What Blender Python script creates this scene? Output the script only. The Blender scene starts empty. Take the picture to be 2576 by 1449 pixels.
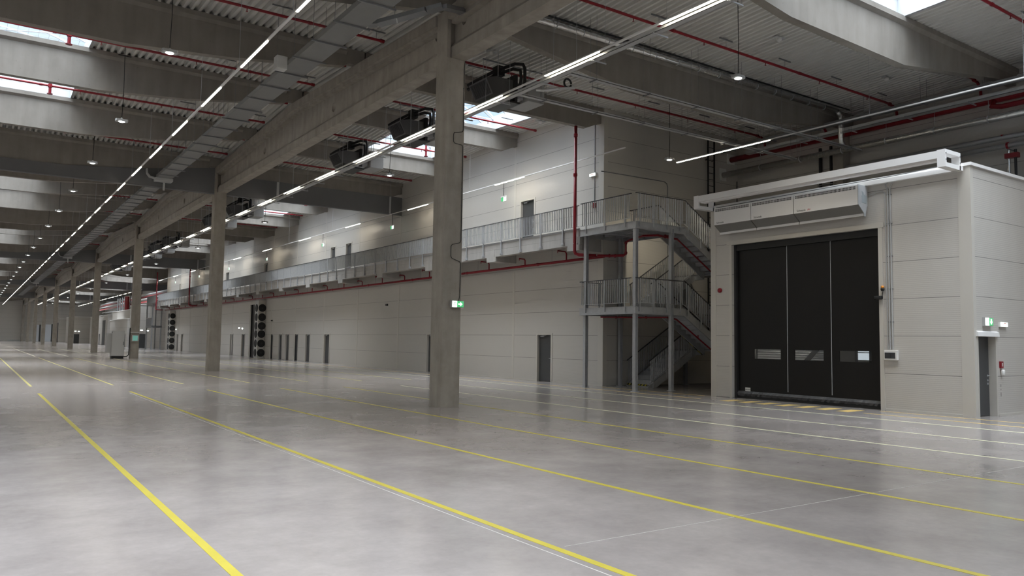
import bpy, bmesh, math, random
from mathutils import Vector, Matrix

random.seed(7)
S = bpy.context.scene
COL = S.collection

# ------------------------------------------------------------------ camera
cam_d = bpy.data.cameras.new('camera')
cam_d.sensor_fit = 'HORIZONTAL'
cam_d.sensor_width = 36.0
cam_d.lens = 1957.38 / 2576 * 36.0
cam_d.clip_start = 0.05
cam_d.clip_end = 800
cam = bpy.data.objects.new('camera', cam_d)
COL.objects.link(cam)
YAW, PITCH, ROLL = math.radians(34.59194), math.radians(3.94789), math.radians(0.856905)
fw = Vector((math.sin(YAW) * math.cos(PITCH), math.cos(YAW) * math.cos(PITCH), math.sin(PITCH)))
r0 = Vector((math.cos(YAW), -math.sin(YAW), 0))
u0 = r0.cross(fw)
rt = r0 * math.cos(ROLL) + u0 * math.sin(ROLL)
up = -r0 * math.sin(ROLL) + u0 * math.cos(ROLL)
M = Matrix((rt, up, -fw)).transposed().to_4x4()
M.translation = Vector((0, 0, 1.72))
cam.matrix_world = M
S.camera = cam

# ------------------------------------------------------------------ world and exposure
S.view_settings.view_transform = 'Standard'
S.view_settings.look = 'None'
S.view_settings.gamma = 1.0
S.view_settings.use_curve_mapping = False
S.view_settings.exposure = 0.85
S.cycles.use_denoising = True
S.cycles.max_bounces = 7
S.cycles.use_adaptive_sampling = True
S.cycles.adaptive_threshold = 0.08
S.cycles.adaptive_min_samples = 16
S.cycles.diffuse_bounces = 4
S.cycles.glossy_bounces = 3
S.cycles.transparent_max_bounces = 12
S.cycles.sample_clamp_indirect = 8.0
S.cycles.caustics_reflective = False
S.cycles.caustics_refractive = False

SKY_STRENGTH = 11.5
LED_STRENGTH = 18.0

W = bpy.data.worlds.new('overcast_sky')
S.world = W
W.use_nodes = True
nt = W.node_tree
nt.nodes.clear()
wo = nt.nodes.new('ShaderNodeOutputWorld')
bg = nt.nodes.new('ShaderNodeBackground')
tc = nt.nodes.new('ShaderNodeTexCoord')
sep = nt.nodes.new('ShaderNodeSeparateXYZ')
rampz = nt.nodes.new('ShaderNodeValToRGB')          # overcast luminance: zenith brighter than horizon
rampz.color_ramp.elements[0].position = 0.0
rampz.color_ramp.elements[0].color = (0.035, 0.042, 0.048, 1)
rampz.color_ramp.elements[1].position = 1.0
rampz.color_ramp.elements[1].color = (0.985, 0.97, 0.965, 1)
e = rampz.color_ramp.elements.new(0.43)
e.color = (0.050, 0.056, 0.062, 1)
e = rampz.color_ramp.elements.new(0.56)
e.color = (0.13, 0.135, 0.14, 1)
e = rampz.color_ramp.elements.new(0.72)
e.color = (0.42, 0.415, 0.40, 1)
noi = nt.nodes.new('ShaderNodeTexNoise')
noi.inputs['Scale'].default_value = 3.0
noi.inputs['Detail'].default_value = 5
rampc = nt.nodes.new('ShaderNodeValToRGB')
rampc.color_ramp.elements[0].position = 0.38
rampc.color_ramp.elements[0].color = (0.74, 0.86, 1.0, 1)
rampc.color_ramp.elements[1].position = 0.62
rampc.color_ramp.elements[1].color = (1.0, 1.0, 1.0, 1)
mul = nt.nodes.new('ShaderNodeMix')
mul.data_type = 'RGBA'
mul.blend_type = 'MULTIPLY'
mul.inputs[0].default_value = 1.0
nt.links.new(tc.outputs['Generated'], sep.inputs[0])
nt.links.new(sep.outputs['Z'], rampz.inputs[0])
nt.links.new(tc.outputs['Generated'], noi.inputs['Vector'])
nt.links.new(noi.outputs['Fac'], rampc.inputs[0])
nt.links.new(rampz.outputs[0], mul.inputs[6])
nt.links.new(rampc.outputs[0], mul.inputs[7])
nt.links.new(mul.outputs[2], bg.inputs['Color'])
bg.inputs['Strength'].default_value = SKY_STRENGTH
nt.links.new(bg.outputs[0], wo.inputs[0])

# ------------------------------------------------------------------ dimensions
CX0, CX1 = 9.93, 10.50          # column faces
CY0 = 17.57                     # near face of the first column
BAY = 24.0
YC0 = 17.87                     # column / valley line
GALX, GALY0, GALY1 = 20.70, 23.57, 110.0
BACKX = 28.95
HX, HY0, HY1, HZ = 20.54, 9.45, 17.87, 6.43
FARY = 235.0
LEFTX, FRONTY = -32.0, -26.0

def zr(y):                      # underside of the roof deck
    d = abs(((y - YC0 + 12.0) % 24.0) - 12.0)
    return 11.05 + 0.04 * d

ORD = ['first', 'second', 'third', 'fourth', 'fifth', 'sixth', 'seventh', 'eighth', 'ninth', 'tenth', 'eleventh',
       'twelfth', 'thirteenth', 'fourteenth', 'fifteenth', 'sixteenth', 'seventeenth', 'eighteenth', 'nineteenth',
       'twentieth']
def ordn(i):
    if i < 20: return ORD[i]
    n = i + 1
    tens = {2: 'twenty', 3: 'thirty', 4: 'forty', 5: 'fifty', 6: 'sixty', 7: 'seventy', 8: 'eighty', 9: 'ninety'}
    if n % 10 == 0:
        return {20: 'twentieth', 30: 'thirtieth', 40: 'fortieth', 50: 'fiftieth', 60: 'sixtieth', 70: 'seventieth',
                80: 'eightieth', 90: 'ninetieth'}[n]
    return tens[n // 10] + '-' + ORD[n % 10 - 1]

# ------------------------------------------------------------------ materials
def new_mat(name):
    m = bpy.data.materials.new(name)
    m.use_nodes = True
    n = m.node_tree
    b = n.nodes['Principled BSDF']
    return m, n, b

def flat(name, col, rough=0.5, metal=0.0, spec=0.5, var=0.0, vscale=4.0, emit=None, es=0.0):
    m, n, b = new_mat(name)
    b.inputs['Base Color'].default_value = (*col, 1)
    b.inputs['Roughness'].default_value = rough
    b.inputs['Metallic'].default_value = metal
    b.inputs['Specular IOR Level'].default_value = spec
    if var > 0:
        g = n.nodes.new('ShaderNodeNewGeometry')
        t = n.nodes.new('ShaderNodeTexNoise')
        t.inputs['Scale'].default_value = vscale
        t.inputs['Detail'].default_value = 4
        mr = n.nodes.new('ShaderNodeMapRange')
        mr.inputs[3].default_value = 1 - var
        mr.inputs[4].default_value = 1 + var
        mx = n.nodes.new('ShaderNodeMix')
        mx.data_type = 'RGBA'
        mx.blend_type = 'MULTIPLY'
        mx.inputs[0].default_value = 1
        mx.inputs[6].default_value = (*col, 1)
        n.links.new(g.outputs['Position'], t.inputs['Vector'])
        n.links.new(t.outputs['Fac'], mr.inputs[0])
        n.links.new(mr.outputs[0], mx.inputs[7])
        n.links.new(mx.outputs[2], b.inputs['Base Color'])
    if emit:
        b.inputs['Emission Color'].default_value = (*emit, 1)
        b.inputs['Emission Strength'].default_value = es
    return m

def crinkle(m):
    n = m.node_tree
    g = n.nodes.new('ShaderNodeNewGeometry')
    t = n.nodes.new('ShaderNodeTexNoise')
    t.inputs['Scale'].default_value = 9.0
    t.inputs['Detail'].default_value = 5
    b = n.nodes.new('ShaderNodeBump')
    b.inputs['Strength'].default_value = 0.6
    b.inputs['Distance'].default_value = 0.03
    n.links.new(g.outputs['Position'], t.inputs['Vector'])
    n.links.new(t.outputs['Fac'], b.inputs['Height'])
    n.links.new(b.outputs[0], n.nodes['Principled BSDF'].inputs['Normal'])
    return m

def concrete(name, dark, light, rough=0.75, scale=0.9):
    m, n, b = new_mat(name)
    g = n.nodes.new('ShaderNodeNewGeometry')
    t = n.nodes.new('ShaderNodeTexNoise')
    t.inputs['Scale'].default_value = scale
    t.inputs['Detail'].default_value = 8
    t.inputs['Roughness'].default_value = 0.62
    mp = n.nodes.new('ShaderNodeMapping')
    mp.inputs['Scale'].default_value = (2.2, 2.2, 0.35)       # water streaks run down the faces
    t2 = n.nodes.new('ShaderNodeTexNoise')
    t2.inputs['Scale'].default_value = 1.6
    t2.inputs['Detail'].default_value = 6
    t3 = n.nodes.new('ShaderNodeTexVoronoi')                   # blow holes
    t3.inputs['Scale'].default_value = 5.0
    rh = n.nodes.new('ShaderNodeValToRGB')
    rh.color_ramp.elements[0].position = 0.03
    rh.color_ramp.elements[0].color = (0.55, 0.55, 0.55, 1)
    rh.color_ramp.elements[1].position = 0.075
    rh.color_ramp.elements[1].color = (1, 1, 1, 1)
    ad = n.nodes.new('ShaderNodeMath')
    ad.operation = 'ADD'
    hf = n.nodes.new('ShaderNodeMath')
    hf.operation = 'MULTIPLY'
    hf.inputs[1].default_value = 0.5
    rp = n.nodes.new('ShaderNodeValToRGB')
    rp.color_ramp.elements[0].position = 0.22
    rp.color_ramp.elements[0].color = (*dark, 1)
    rp.color_ramp.elements[1].position = 0.78
    rp.color_ramp.elements[1].color = (*light, 1)
    mx = n.nodes.new('ShaderNodeMix')
    mx.data_type = 'RGBA'
    mx.blend_type = 'MULTIPLY'
    mx.inputs[0].default_value = 0.6
    bp = n.nodes.new('ShaderNodeBump')
    bp.inputs['Strength'].default_value = 0.15
    bp.inputs['Distance'].default_value = 0.02
    L = n.links.new
    L(g.outputs['Position'], t.inputs['Vector'])
    L(g.outputs['Position'], mp.inputs['Vector'])
    L(mp.outputs[0], t2.inputs['Vector'])
    L(g.outputs['Position'], t3.inputs['Vector'])
    L(t3.outputs['Distance'], rh.inputs[0])
    L(t.outputs['Fac'], ad.inputs[0])
    L(t2.outputs['Fac'], ad.inputs[1])
    L(ad.outputs[0], hf.inputs[0])
    L(hf.outputs[0], rp.inputs[0])
    L(rp.outputs[0], mx.inputs[6])
    L(rh.outputs[0], mx.inputs[7])
    L(mx.outputs[2], b.inputs['Base Color'])
    L(t.outputs['Fac'], bp.inputs['Height'])
    L(bp.outputs[0], b.inputs['Normal'])
    b.inputs['Roughness'].default_value = rough
    b.inputs['Specular IOR Level'].default_value = 0.3
    return m

def floor_mat():
    m, n, b = new_mat('polished_concrete')
    L = n.links.new
    g = n.nodes.new('ShaderNodeNewGeometry')
    t = n.nodes.new('ShaderNodeTexNoise')
    t.inputs['Scale'].default_value = 0.62
    t.inputs['Detail'].default_value = 10
    t.inputs['Roughness'].default_value = 0.72
    t2 = n.nodes.new('ShaderNodeTexNoise')
    t2.inputs['Scale'].default_value = 0.09
    t2.inputs['Detail'].default_value = 4
    t3 = n.nodes.new('ShaderNodeTexNoise')
    t3.inputs['Scale'].default_value = 14.0
    t3.inputs['Detail'].default_value = 4
    rp = n.nodes.new('ShaderNodeValToRGB')
    rp.color_ramp.elements[0].position = 0.22
    rp.color_ramp.elements[0].color = (0.200, 0.180, 0.169, 1)
    rp.color_ramp.elements[1].position = 0.78
    rp.color_ramp.elements[1].color = (0.365, 0.333, 0.315, 1)
    mr2 = n.nodes.new('ShaderNodeMapRange')
    mr2.inputs[1].default_value = 0.3
    mr2.inputs[2].default_value = 0.7
    mr2.inputs[3].default_value = 0.88
    mr2.inputs[4].default_value = 1.1
    mr3 = n.nodes.new('ShaderNodeMapRange')
    mr3.inputs[3].default_value = 0.93
    mr3.inputs[4].default_value = 1.07
    m1 = n.nodes.new('ShaderNodeMix')
    m1.data_type = 'RGBA'
    m1.blend_type = 'MULTIPLY'
    m1.inputs[0].default_value = 1
    m2 = n.nodes.new('ShaderNodeMix')
    m2.data_type = 'RGBA'
    m2.blend_type = 'MULTIPLY'
    m2.inputs[0].default_value = 1
    rr = n.nodes.new('ShaderNodeMapRange')
    rr.inputs[1].default_value = 0.3
    rr.inputs[2].default_value = 0.7
    rr.inputs[3].default_value = 0.17
    rr.inputs[4].default_value = 0.25
    for q in (t, t2, t3):
        L(g.outputs['Position'], q.inputs['Vector'])
    L(t.outputs['Fac'], rp.inputs[0])
    L(t2.outputs['Fac'], mr2.inputs[0])
    L(t3.outputs['Fac'], mr3.inputs[0])
    L(rp.outputs[0], m1.inputs[6])
    L(mr2.outputs[0], m1.inputs[7])
    L(m1.outputs[2], m2.inputs[6])
    L(mr3.outputs[0], m2.inputs[7])
    L(m2.outputs[2], b.inputs['Base Color'])
    L(t.outputs['Fac'], rr.inputs[0])
    L(rr.outputs[0], b.inputs['Roughness'])
    b.inputs['Specular IOR Level'].default_value = 0.55
    return m

def panel_mat(name, col, offset=0.0, pitch=1.01):
    """insulated wall panels: fine horizontal ribs and a dark joint every metre"""
    m, n, b = new_mat(name)
    L = n.links.new
    g = n.nodes.new('ShaderNodeNewGeometry')
    sp = n.nodes.new('ShaderNodeSeparateXYZ')
    L(g.outputs['Position'], sp.inputs[0])
    d = n.nodes.new('ShaderNodeMath')
    d.operation = 'MULTIPLY_ADD'
    d.inputs[1].default_value = 1.0 / pitch
    d.inputs[2].default_value = offset
    L(sp.outputs['Z'], d.inputs[0])
    fr = n.nodes.new('ShaderNodeMath')
    fr.operation = 'FRACT'
    L(d.outputs[0], fr.inputs[0])
    rp = n.nodes.new('ShaderNodeValToRGB')
    rp.color_ramp.interpolation = 'CONSTANT'
    rp.color_ramp.elements[0].position = 0.0
    rp.color_ramp.elements[0].color = (0.42, 0.42, 0.42, 1)
    rp.color_ramp.elements[1].position = 0.013
    rp.color_ramp.elements[1].color = (1, 1, 1, 1)
    L(fr.outputs[0], rp.inputs[0])
    rib = n.nodes.new('ShaderNodeMath')
    rib.operation = 'MULTIPLY'
    rib.inputs[1].default_value = 2 * math.pi * 20
    L(fr.outputs[0], rib.inputs[0])
    sn = n.nodes.new('ShaderNodeMath')
    sn.operation = 'SINE'
    L(rib.outputs[0], sn.inputs[0])
    bp = n.nodes.new('ShaderNodeBump')
    bp.inputs['Strength'].default_value = 0.12
    bp.inputs['Distance'].default_value = 0.004
    L(sn.outputs[0], bp.inputs['Height'])
    L(bp.outputs[0], b.inputs['Normal'])
    mx = n.nodes.new('ShaderNodeMix')
    mx.data_type = 'RGBA'
    mx.blend_type = 'MULTIPLY'
    mx.inputs[0].default_value = 1
    mx.inputs[6].default_value = (*col, 1)
    L(rp.outputs[0], mx.inputs[7])
    L(mx.outputs[2], b.inputs['Base Color'])
    b.inputs['Roughness'].default_value = 0.38
    b.inputs['Specular IOR Level'].default_value = 0.4
    return m

def glass_mat(name, tint, gl=0.05):
    m = bpy.data.materials.new(name)
    m.use_nodes = True
    n = m.node_tree
    n.nodes.clear()
    o = n.nodes.new('ShaderNodeOutputMaterial')
    a = n.nodes.new('ShaderNodeBsdfTransparent')
    a.inputs[0].default_value = (*tint, 1)
    g = n.nodes.new('ShaderNodeBsdfGlossy')
    g.inputs['Roughness'].default_value = 0.08
    mx = n.nodes.new('ShaderNodeMixShader')
    mx.inputs[0].default_value = gl
    n.links.new(a.outputs[0], mx.inputs[1])
    n.links.new(g.outputs[0], mx.inputs[2])
    n.links.new(mx.outputs[0], o.inputs[0])
    return m

def stripe_mat(name, c1, c2, pitch=0.18):
    m, n, b = new_mat(name)
    L = n.links.new
    g = n.nodes.new('ShaderNodeNewGeometry')
    sp = n.nodes.new('ShaderNodeSeparateXYZ')
    L(g.outputs['Position'], sp.inputs[0])
    a = n.nodes.new('ShaderNodeMath')
    a.operation = 'ADD'
    L(sp.outputs['X'], a.inputs[0])
    L(sp.outputs['Y'], a.inputs[1])
    a2 = n.nodes.new('ShaderNodeMath')
    a2.operation = 'ADD'
    L(a.outputs[0], a2.inputs[0])
    L(sp.outputs['Z'], a2.inputs[1])
    d = n.nodes.new('ShaderNodeMath')
    d.operation = 'DIVIDE'
    d.inputs[1].default_value = pitch
    L(a2.outputs[0], d.inputs[0])
    f = n.nodes.new('ShaderNodeMath')
    f.operation = 'FRACT'
    L(d.outputs[0], f.inputs[0])
    r = n.nodes.new('ShaderNodeValToRGB')
    r.color_ramp.interpolation = 'CONSTANT'
    r.color_ramp.elements[0].color = (*c1, 1)
    r.color_ramp.elements[1].position = 0.5
    r.color_ramp.elements[1].color = (*c2, 1)
    L(f.outputs[0], r.inputs[0])
    L(r.outputs[0], b.inputs['Base Color'])
    b.inputs['Roughness'].default_value = 0.5
    return m

MT = dict(
    conc=concrete('precast_concrete', (0.188, 0.170, 0.147), (0.31, 0.287, 0.257)),
    conc_pale=concrete('pale_concrete', (0.34, 0.325, 0.30), (0.52, 0.50, 0.47)),
    conc_col=concrete('column_concrete', (0.215, 0.193, 0.163), (0.43, 0.395, 0.347), scale=2.2),
    floor=floor_mat(),
    panel=panel_mat('white_wall_panels', (0.52, 0.497, 0.458)),
    trim=flat('white_trim', (0.54, 0.515, 0.465), 0.4),
    white=flat('white_paint', (0.72, 0.71, 0.68), 0.4),
    house_white=flat('bright_white_paint', (0.78, 0.77, 0.755), 0.4),
    deck=flat('roof_deck_steel', (0.62, 0.61, 0.575), 0.45, 0.0, 0.4, 0.06, 2.0),
    galv=flat('galvanised_steel', (0.46, 0.47, 0.48), 0.42, 0.3, 0.5, 0.16, 7.0),
    heatergrey=flat('dark_heater_casing', (0.10, 0.10, 0.098), 0.45, 0.2),
    airbox=flat('pale_air_box', (0.34, 0.34, 0.335), 0.5),
    handrail=flat('dark_handrail', (0.07, 0.07, 0.072), 0.45, 0.2),
    ductgrey=flat('duct_sheet_steel', (0.21, 0.21, 0.207), 0.5, 0.2, 0.5, 0.08, 3.0),
    galv_dark=flat('dark_galvanised_steel', (0.22, 0.225, 0.23), 0.45, 0.4, 0.5, 0.12, 6.0),
    foil=crinkle(flat('aluminium_foil_lagging', (0.66, 0.65, 0.62), 0.25, 0.85, 0.5, 0.2, 16.0)),
    tray=flat('tray_sheet_steel', (0.52, 0.525, 0.52), 0.5, 0.3, 0.5, 0.08, 3.0),
    red=flat('red_pipe_paint', (0.25, 0.008, 0.016), 0.35),
    darkred=flat('dark_red_paint', (0.20, 0.008, 0.014), 0.45),
    black=flat('black_rubber', (0.012, 0.012, 0.012), 0.55),
    blackmetal=flat('black_painted_steel', (0.022, 0.022, 0.023), 0.45),
    curtain=flat('black_door_fabric', (0.0105, 0.0097, 0.0092), 0.36, 0.0, 0.3, 0.15, 1.0),
    seal=flat('dark_grey_rubber_seal', (0.075, 0.075, 0.078), 0.45, 0, 0.5, 0.35, 9.0),
    doorgrey=flat('anthracite_door', (0.058, 0.060, 0.062), 0.42),
    fabric=flat('grey_smoke_fabric', (0.165, 0.165, 0.167), 0.8, 0.0, 0.2, 0.07, 1.5),
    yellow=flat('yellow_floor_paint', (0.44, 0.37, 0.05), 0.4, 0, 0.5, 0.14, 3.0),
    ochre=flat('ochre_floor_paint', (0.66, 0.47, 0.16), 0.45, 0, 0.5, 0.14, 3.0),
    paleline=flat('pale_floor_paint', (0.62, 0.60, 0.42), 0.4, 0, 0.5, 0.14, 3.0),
    farline=flat('distance_paled_yellow_paint', (0.50, 0.45, 0.16), 0.4, 0, 0.5, 0.14, 3.0),  # far line segments: fading with distance is put into the colour
    joint=flat('pale_joint_filler', (0.46, 0.44, 0.41), 0.5),
    led=flat('led_strip', (0.9, 0.9, 0.9), 0.5, emit=(1.0, 0.91, 0.74), es=LED_STRENGTH),
    podlens=flat('lamp_lens', (0.9, 0.9, 0.9), 0.3, emit=(0.95, 1.0, 0.97), es=3.5),
    signwhite=flat('lit_white_sign', (0.9, 0.95, 0.92), 0.4, emit=(0.86, 1.0, 0.92), es=1.6),
    dullwindow=flat('daylit_window', (0.5, 0.5, 0.5), 0.4, emit=(0.9, 0.97, 1.0), es=0.45),
    signgreen=flat('lit_green_sign', (0.03, 0.32, 0.10), 0.4, emit=(0.10, 0.55, 0.22), es=0.45),
    signpic=flat('green_pictogram', (0.02, 0.20, 0.08), 0.5),
    glass=glass_mat('rooflight_pane', (0.95, 0.97, 0.985)),
    pane=glass_mat('clear_pvc_window', (0.82, 0.84, 0.86), 0.08),
    alum=flat('white_aluminium_frame', (0.66, 0.69, 0.73), 0.4),
    nozzle=flat('shade_darkened_sheet', (0.20, 0.195, 0.185), 0.5),  # air curtain nozzle grey, its underside shade put into the colour
    plastic=flat('grey_plastic', (0.42, 0.42, 0.41), 0.5),
    cabinet=flat('light_grey_enclosure', (0.52, 0.52, 0.51), 0.45),
    teal=flat('green_display', (0.10, 0.26, 0.22), 0.25, emit=(0.2, 0.5, 0.42), es=0.25),
    hazard=stripe_mat('black_yellow_hazard_tape', (0.55, 0.47, 0.05), (0.015, 0.015, 0.015)),
    darkglass=flat('smoked_window', (0.045, 0.045, 0.047), 0.15),
    orange=flat('orange_beacon', (0.75, 0.28, 0.03), 0.4),
    lettering=flat('black_lettering', (0.02, 0.02, 0.02), 0.5),
    redletter=flat('red_lettering', (0.55, 0.03, 0.03), 0.5),
    greyscuff=flat('worn_grey_zinc', (0.28, 0.31, 0.32), 0.5),
)

# ------------------------------------------------------------------ mesh helpers
class MB:
    def __init__(s):
        s.v, s.f = [], []
    def box(s, x0, y0, z0, x1, y1, z1):
        if x0 > x1: x0, x1 = x1, x0
        if y0 > y1: y0, y1 = y1, y0
        if z0 > z1: z0, z1 = z1, z0
        b = len(s.v)
        s.v += [(x0, y0, z0), (x1, y0, z0), (x1, y1, z0), (x0, y1, z0), (x0, y0, z1), (x1, y0, z1), (x1, y1, z1), (x0, y1, z1)]
        s.f += [(b, b + 3, b + 2, b + 1), (b + 4, b + 5, b + 6, b + 7), (b, b + 1, b + 5, b + 4), (b + 1, b + 2, b + 6, b + 5),
                (b + 2, b + 3, b + 7, b + 6), (b + 3, b, b + 4, b + 7)]
        return s
    def prism(s, poly, axis, a, c):
        """poly of 2-D points (the two other axes in xyz order) pushed along axis from a to c"""
        b, n = len(s.v), len(poly)
        for t in (a, c):
            for p, q in poly:
                s.v.append((t, p, q) if axis == 'x' else (p, t, q) if axis == 'y' else (p, q, t))
        s.f.append(tuple(b + i for i in range(n)))
        s.f.append(tuple(b + n + i for i in reversed(range(n))))
        for i in range(n):
            j = (i + 1) % n
            s.f.append((b + i, b + n + i, b + n + j, b + j))
        return s
    def bar(s, p, q, w, h, upv=(0, 0, 1)):
        """rectangular bar from p to q, w wide sideways and h along upv"""
        p, q = Vector(p), Vector(q)
        d = (q - p).normalized()
        u = Vector(upv)
        side = d.cross(u)
        if side.length < 1e-4:
            side = d.cross(Vector((1, 0, 0)))
        side.normalize()
        u = side.cross(d).normalized()
        b = len(s.v)
        for c in (p, q):
            for sx, sz in ((-1, -1), (1, -1), (1, 1), (-1, 1)):
                s.v.append(tuple(c + side * (sx * w / 2) + u * (sz * h / 2)))
        s.f += [(b, b + 1, b + 2, b + 3), (b + 7, b + 6, b + 5, b + 4), (b, b + 4, b + 5, b + 1), (b + 1, b + 5, b + 6, b + 2),
                (b + 2, b + 6, b + 7, b + 3), (b + 3, b + 7, b + 4, b)]
        return s
    def tube(s, pts, r, n=8):
        pts = [Vector(p) for p in pts]
        rings = []
        ref = None
        for i, p in enumerate(pts):
            if i == 0: d = pts[1] - pts[0]
            elif i == len(pts) - 1: d = pts[-1] - pts[-2]
            else: d = (pts[i + 1] - p).normalized() + (p - pts[i - 1]).normalized()
            d.normalize()
            if ref is None or abs(ref.dot(d)) > 0.98:
                ref = Vector((0, 0, 1)) if abs(d.z) < 0.9 else Vector((1, 0, 0))
            a = d.cross(ref).normalized()
            c = a.cross(d).normalized()
            ref = c
            b = len(s.v)
            for k in range(n):
                t = 2 * math.pi * k / n
                s.v.append(tuple(p + a * (r * math.cos(t)) + c * (r * math.sin(t))))
            rings.append(b)
        for i in range(len(rings) - 1):
            for k in range(n):
                k2 = (k + 1) % n
                s.f.append((rings[i] + k, rings[i] + k2, rings[i + 1] + k2, rings[i + 1] + k))
        s.f.append(tuple(rings[0] + k for k in reversed(range(n))))
        s.f.append(tuple(rings[-1] + k for k in range(n)))
        return s
    def lathe(s, prof, centre, axis='z', n=16):
        """profile of (radius, height) spun about an axis through centre"""
        cx, cy, cz = centre
        rings = []
        for r, h in prof:
            b = len(s.v)
            for k in range(n):
                t = 2 * math.pi * k / n
                a, c = r * math.cos(t), r * math.sin(t)
                s.v.append((cx + a, cy + c, cz + h) if axis == 'z' else (cx + a, cy + h, cz + c) if axis == 'y' else (cx + h, cy + a, cz + c))
            rings.append(b)
        for i in range(len(rings) - 1):
            for k in range(n):
                k2 = (k + 1) % n
                s.f.append((rings[i] + k, rings[i] + k2, rings[i + 1] + k2, rings[i + 1] + k))
        s.f.append(tuple(rings[0] + k for k in range(n)))
        s.f.append(tuple(rings[-1] + k for k in reversed(range(n))))
        return s

def obj(name, mb, mat, parent=None, smooth=False, bevel=0.0):
    me = bpy.data.meshes.new(name)
    off = Vector((0, 0, 0))
    p = parent
    while p is not None:
        off += p.location
        p = p.parent
    me.from_pydata([tuple(Vector(v) - off) for v in mb.v], [], mb.f)
    bm = bmesh.new()
    bm.from_mesh(me)
    bmesh.ops.recalc_face_normals(bm, faces=bm.faces)
    if smooth:
        for f in bm.faces:
            f.smooth = len(f.verts) == 4
    bm.to_mesh(me)
    bm.free()
    me.materials.append(MT[mat] if isinstance(mat, str) else mat)
    o = bpy.data.objects.new(name, me)
    COL.objects.link(o)
    if parent is not None:
        o.parent = parent
    if bevel:
        bv = o.modifiers.new('bevel', 'BEVEL')
        bv.width = bevel
        bv.segments = 1
        bv.limit_method = 'ANGLE'
    return o

def thing(name, label, cat, loc=(0, 0, 0), group=None):
    o = bpy.data.objects.new(name, None)
    o.empty_display_size = 0.2
    COL.objects.link(o)
    o.location = loc
    o['label'] = label
    o['category'] = cat
    if group: o['group'] = group
    return o

def tag(o, label, cat, group=None):
    o['label'] = label
    o['category'] = cat
    if group: o['group'] = group
    return o

def struct(name, mb, mat, parent=None, label=None, cat=None):
    o = obj(name, mb, mat, parent)
    if parent is None:
        o['kind'] = 'structure'
        if label: o['label'] = label
        if cat: o['category'] = cat
    return o

def sempty(name, label, cat, loc):
    o = thing(name, label, cat, loc)
    o['kind'] = 'structure'
    return o

def dup(root, loc, label=None, group=None):
    r = root.copy()
    COL.objects.link(r)
    r.location = loc
    if label: r['label'] = label
    if group: r['group'] = group
    for ch in list(root.children):
        c = ch.copy()
        COL.objects.link(c)
        c.parent = r
        for g in list(ch.children):
            d = g.copy()
            COL.objects.link(d)
            d.parent = c
    return r

def text_mesh(name, body, size, mat, parent, origin, xdir, zdir, depth=0.004):
    cu = bpy.data.curves.new(name, 'FONT')
    cu.body = body
    cu.size = size
    cu.extrude = depth
    tmp = bpy.data.objects.new(name, cu)
    COL.objects.link(tmp)
    dg = bpy.context.evaluated_depsgraph_get()
    me = bpy.data.meshes.new_from_object(tmp.evaluated_get(dg))
    bpy.data.objects.remove(tmp)
    x, z = Vector(xdir).normalized(), Vector(zdir).normalized()
    y = z.cross(x)
    mt = Matrix((x, z, x.cross(z))).transposed().to_4x4()
    mt.translation = Vector(origin) - parent.matrix_world.translation
    off = Vector((0, 0, 0))
    p = parent
    while p is not None:
        off += p.location
        p = p.parent
    mt.translation = Vector(origin) - off
    me.transform(mt)
    me.materials.clear()
    me.materials.append(MT[mat])
    o = bpy.data.objects.new(name, me)
    COL.objects.link(o)
    o.parent = parent
    return o

# ================================================================== SHELL
struct('floor', MB().box(LEFTX, FRONTY, -0.3, BACKX + 0.3, FARY + 0.3, 0.0), 'floor')

RIDGES = [5.87 + 24 * k for k in range(-1, 10)]
LEFT_SKY = (-3.5, 2.745)
def right_sky(yr):
    return (15.75, 19.37) if 23 < yr < 110 else (15.75, 21.70)

def ceiling():
    mb = MB()
    # rows between roof break lines; columns split at the rooflights
    ys = [FRONTY]
    y = YC0 - 24 * 3
    brk = sorted({round(YC0 + 6 * k, 3) for k in range(-9, 40)})
    ys += [b for b in brk if FRONTY < b < FARY] + [FARY]
    pitch = 0.22
    def strip(xa, xb, y0, y1):
        n = max(1, int(round((xb - xa) / pitch)))
        w = (xb - xa) / n
        prof = [(xa, 0.0)]
        for i in range(n):
            x = xa + i * w
            prof += [(x + 0.36 * w, 0.0), (x + 0.50 * w, 0.11), (x + 0.86 * w, 0.11), (x + w, 0.0)]
        b = len(mb.v)
        for px, pz in prof:
            mb.v.append((px, y0, zr(y0) + pz))
            mb.v.append((px, y1, zr(y1) + pz))
        for i in range(len(prof) - 1):
            mb.f.append((b + 2 * i, b + 2 * i + 1, b + 2 * i + 3, b + 2 * i + 2))
    for y0, y1 in zip(ys[:-1], ys[1:]):
        ym = (y0 + y1) / 2
        hole = [r for r in RIDGES if abs(r - ym) < 6]
        if hole:
            rs = right_sky(hole[0])
            holes = ((-24.5, -18.3), LEFT_SKY, rs)
        else:
            holes = ()
        xs = [LEFTX, -24.5, -18.3, LEFT_SKY[0], LEFT_SKY[1], 15.75, 19.37, 21.70, BACKX + 0.2]
        for xa, xb in zip(xs[:-1], xs[1:]):       # same rib pattern in every row, so the sheets meet
            if not any(h0_ - 0.01 < xa and xb < h1_ + 0.01 for h0_, h1_ in holes):
                strip(xa, xb, y0, y1)
    return mb
struct('ceiling', ceiling(), 'deck')

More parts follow.
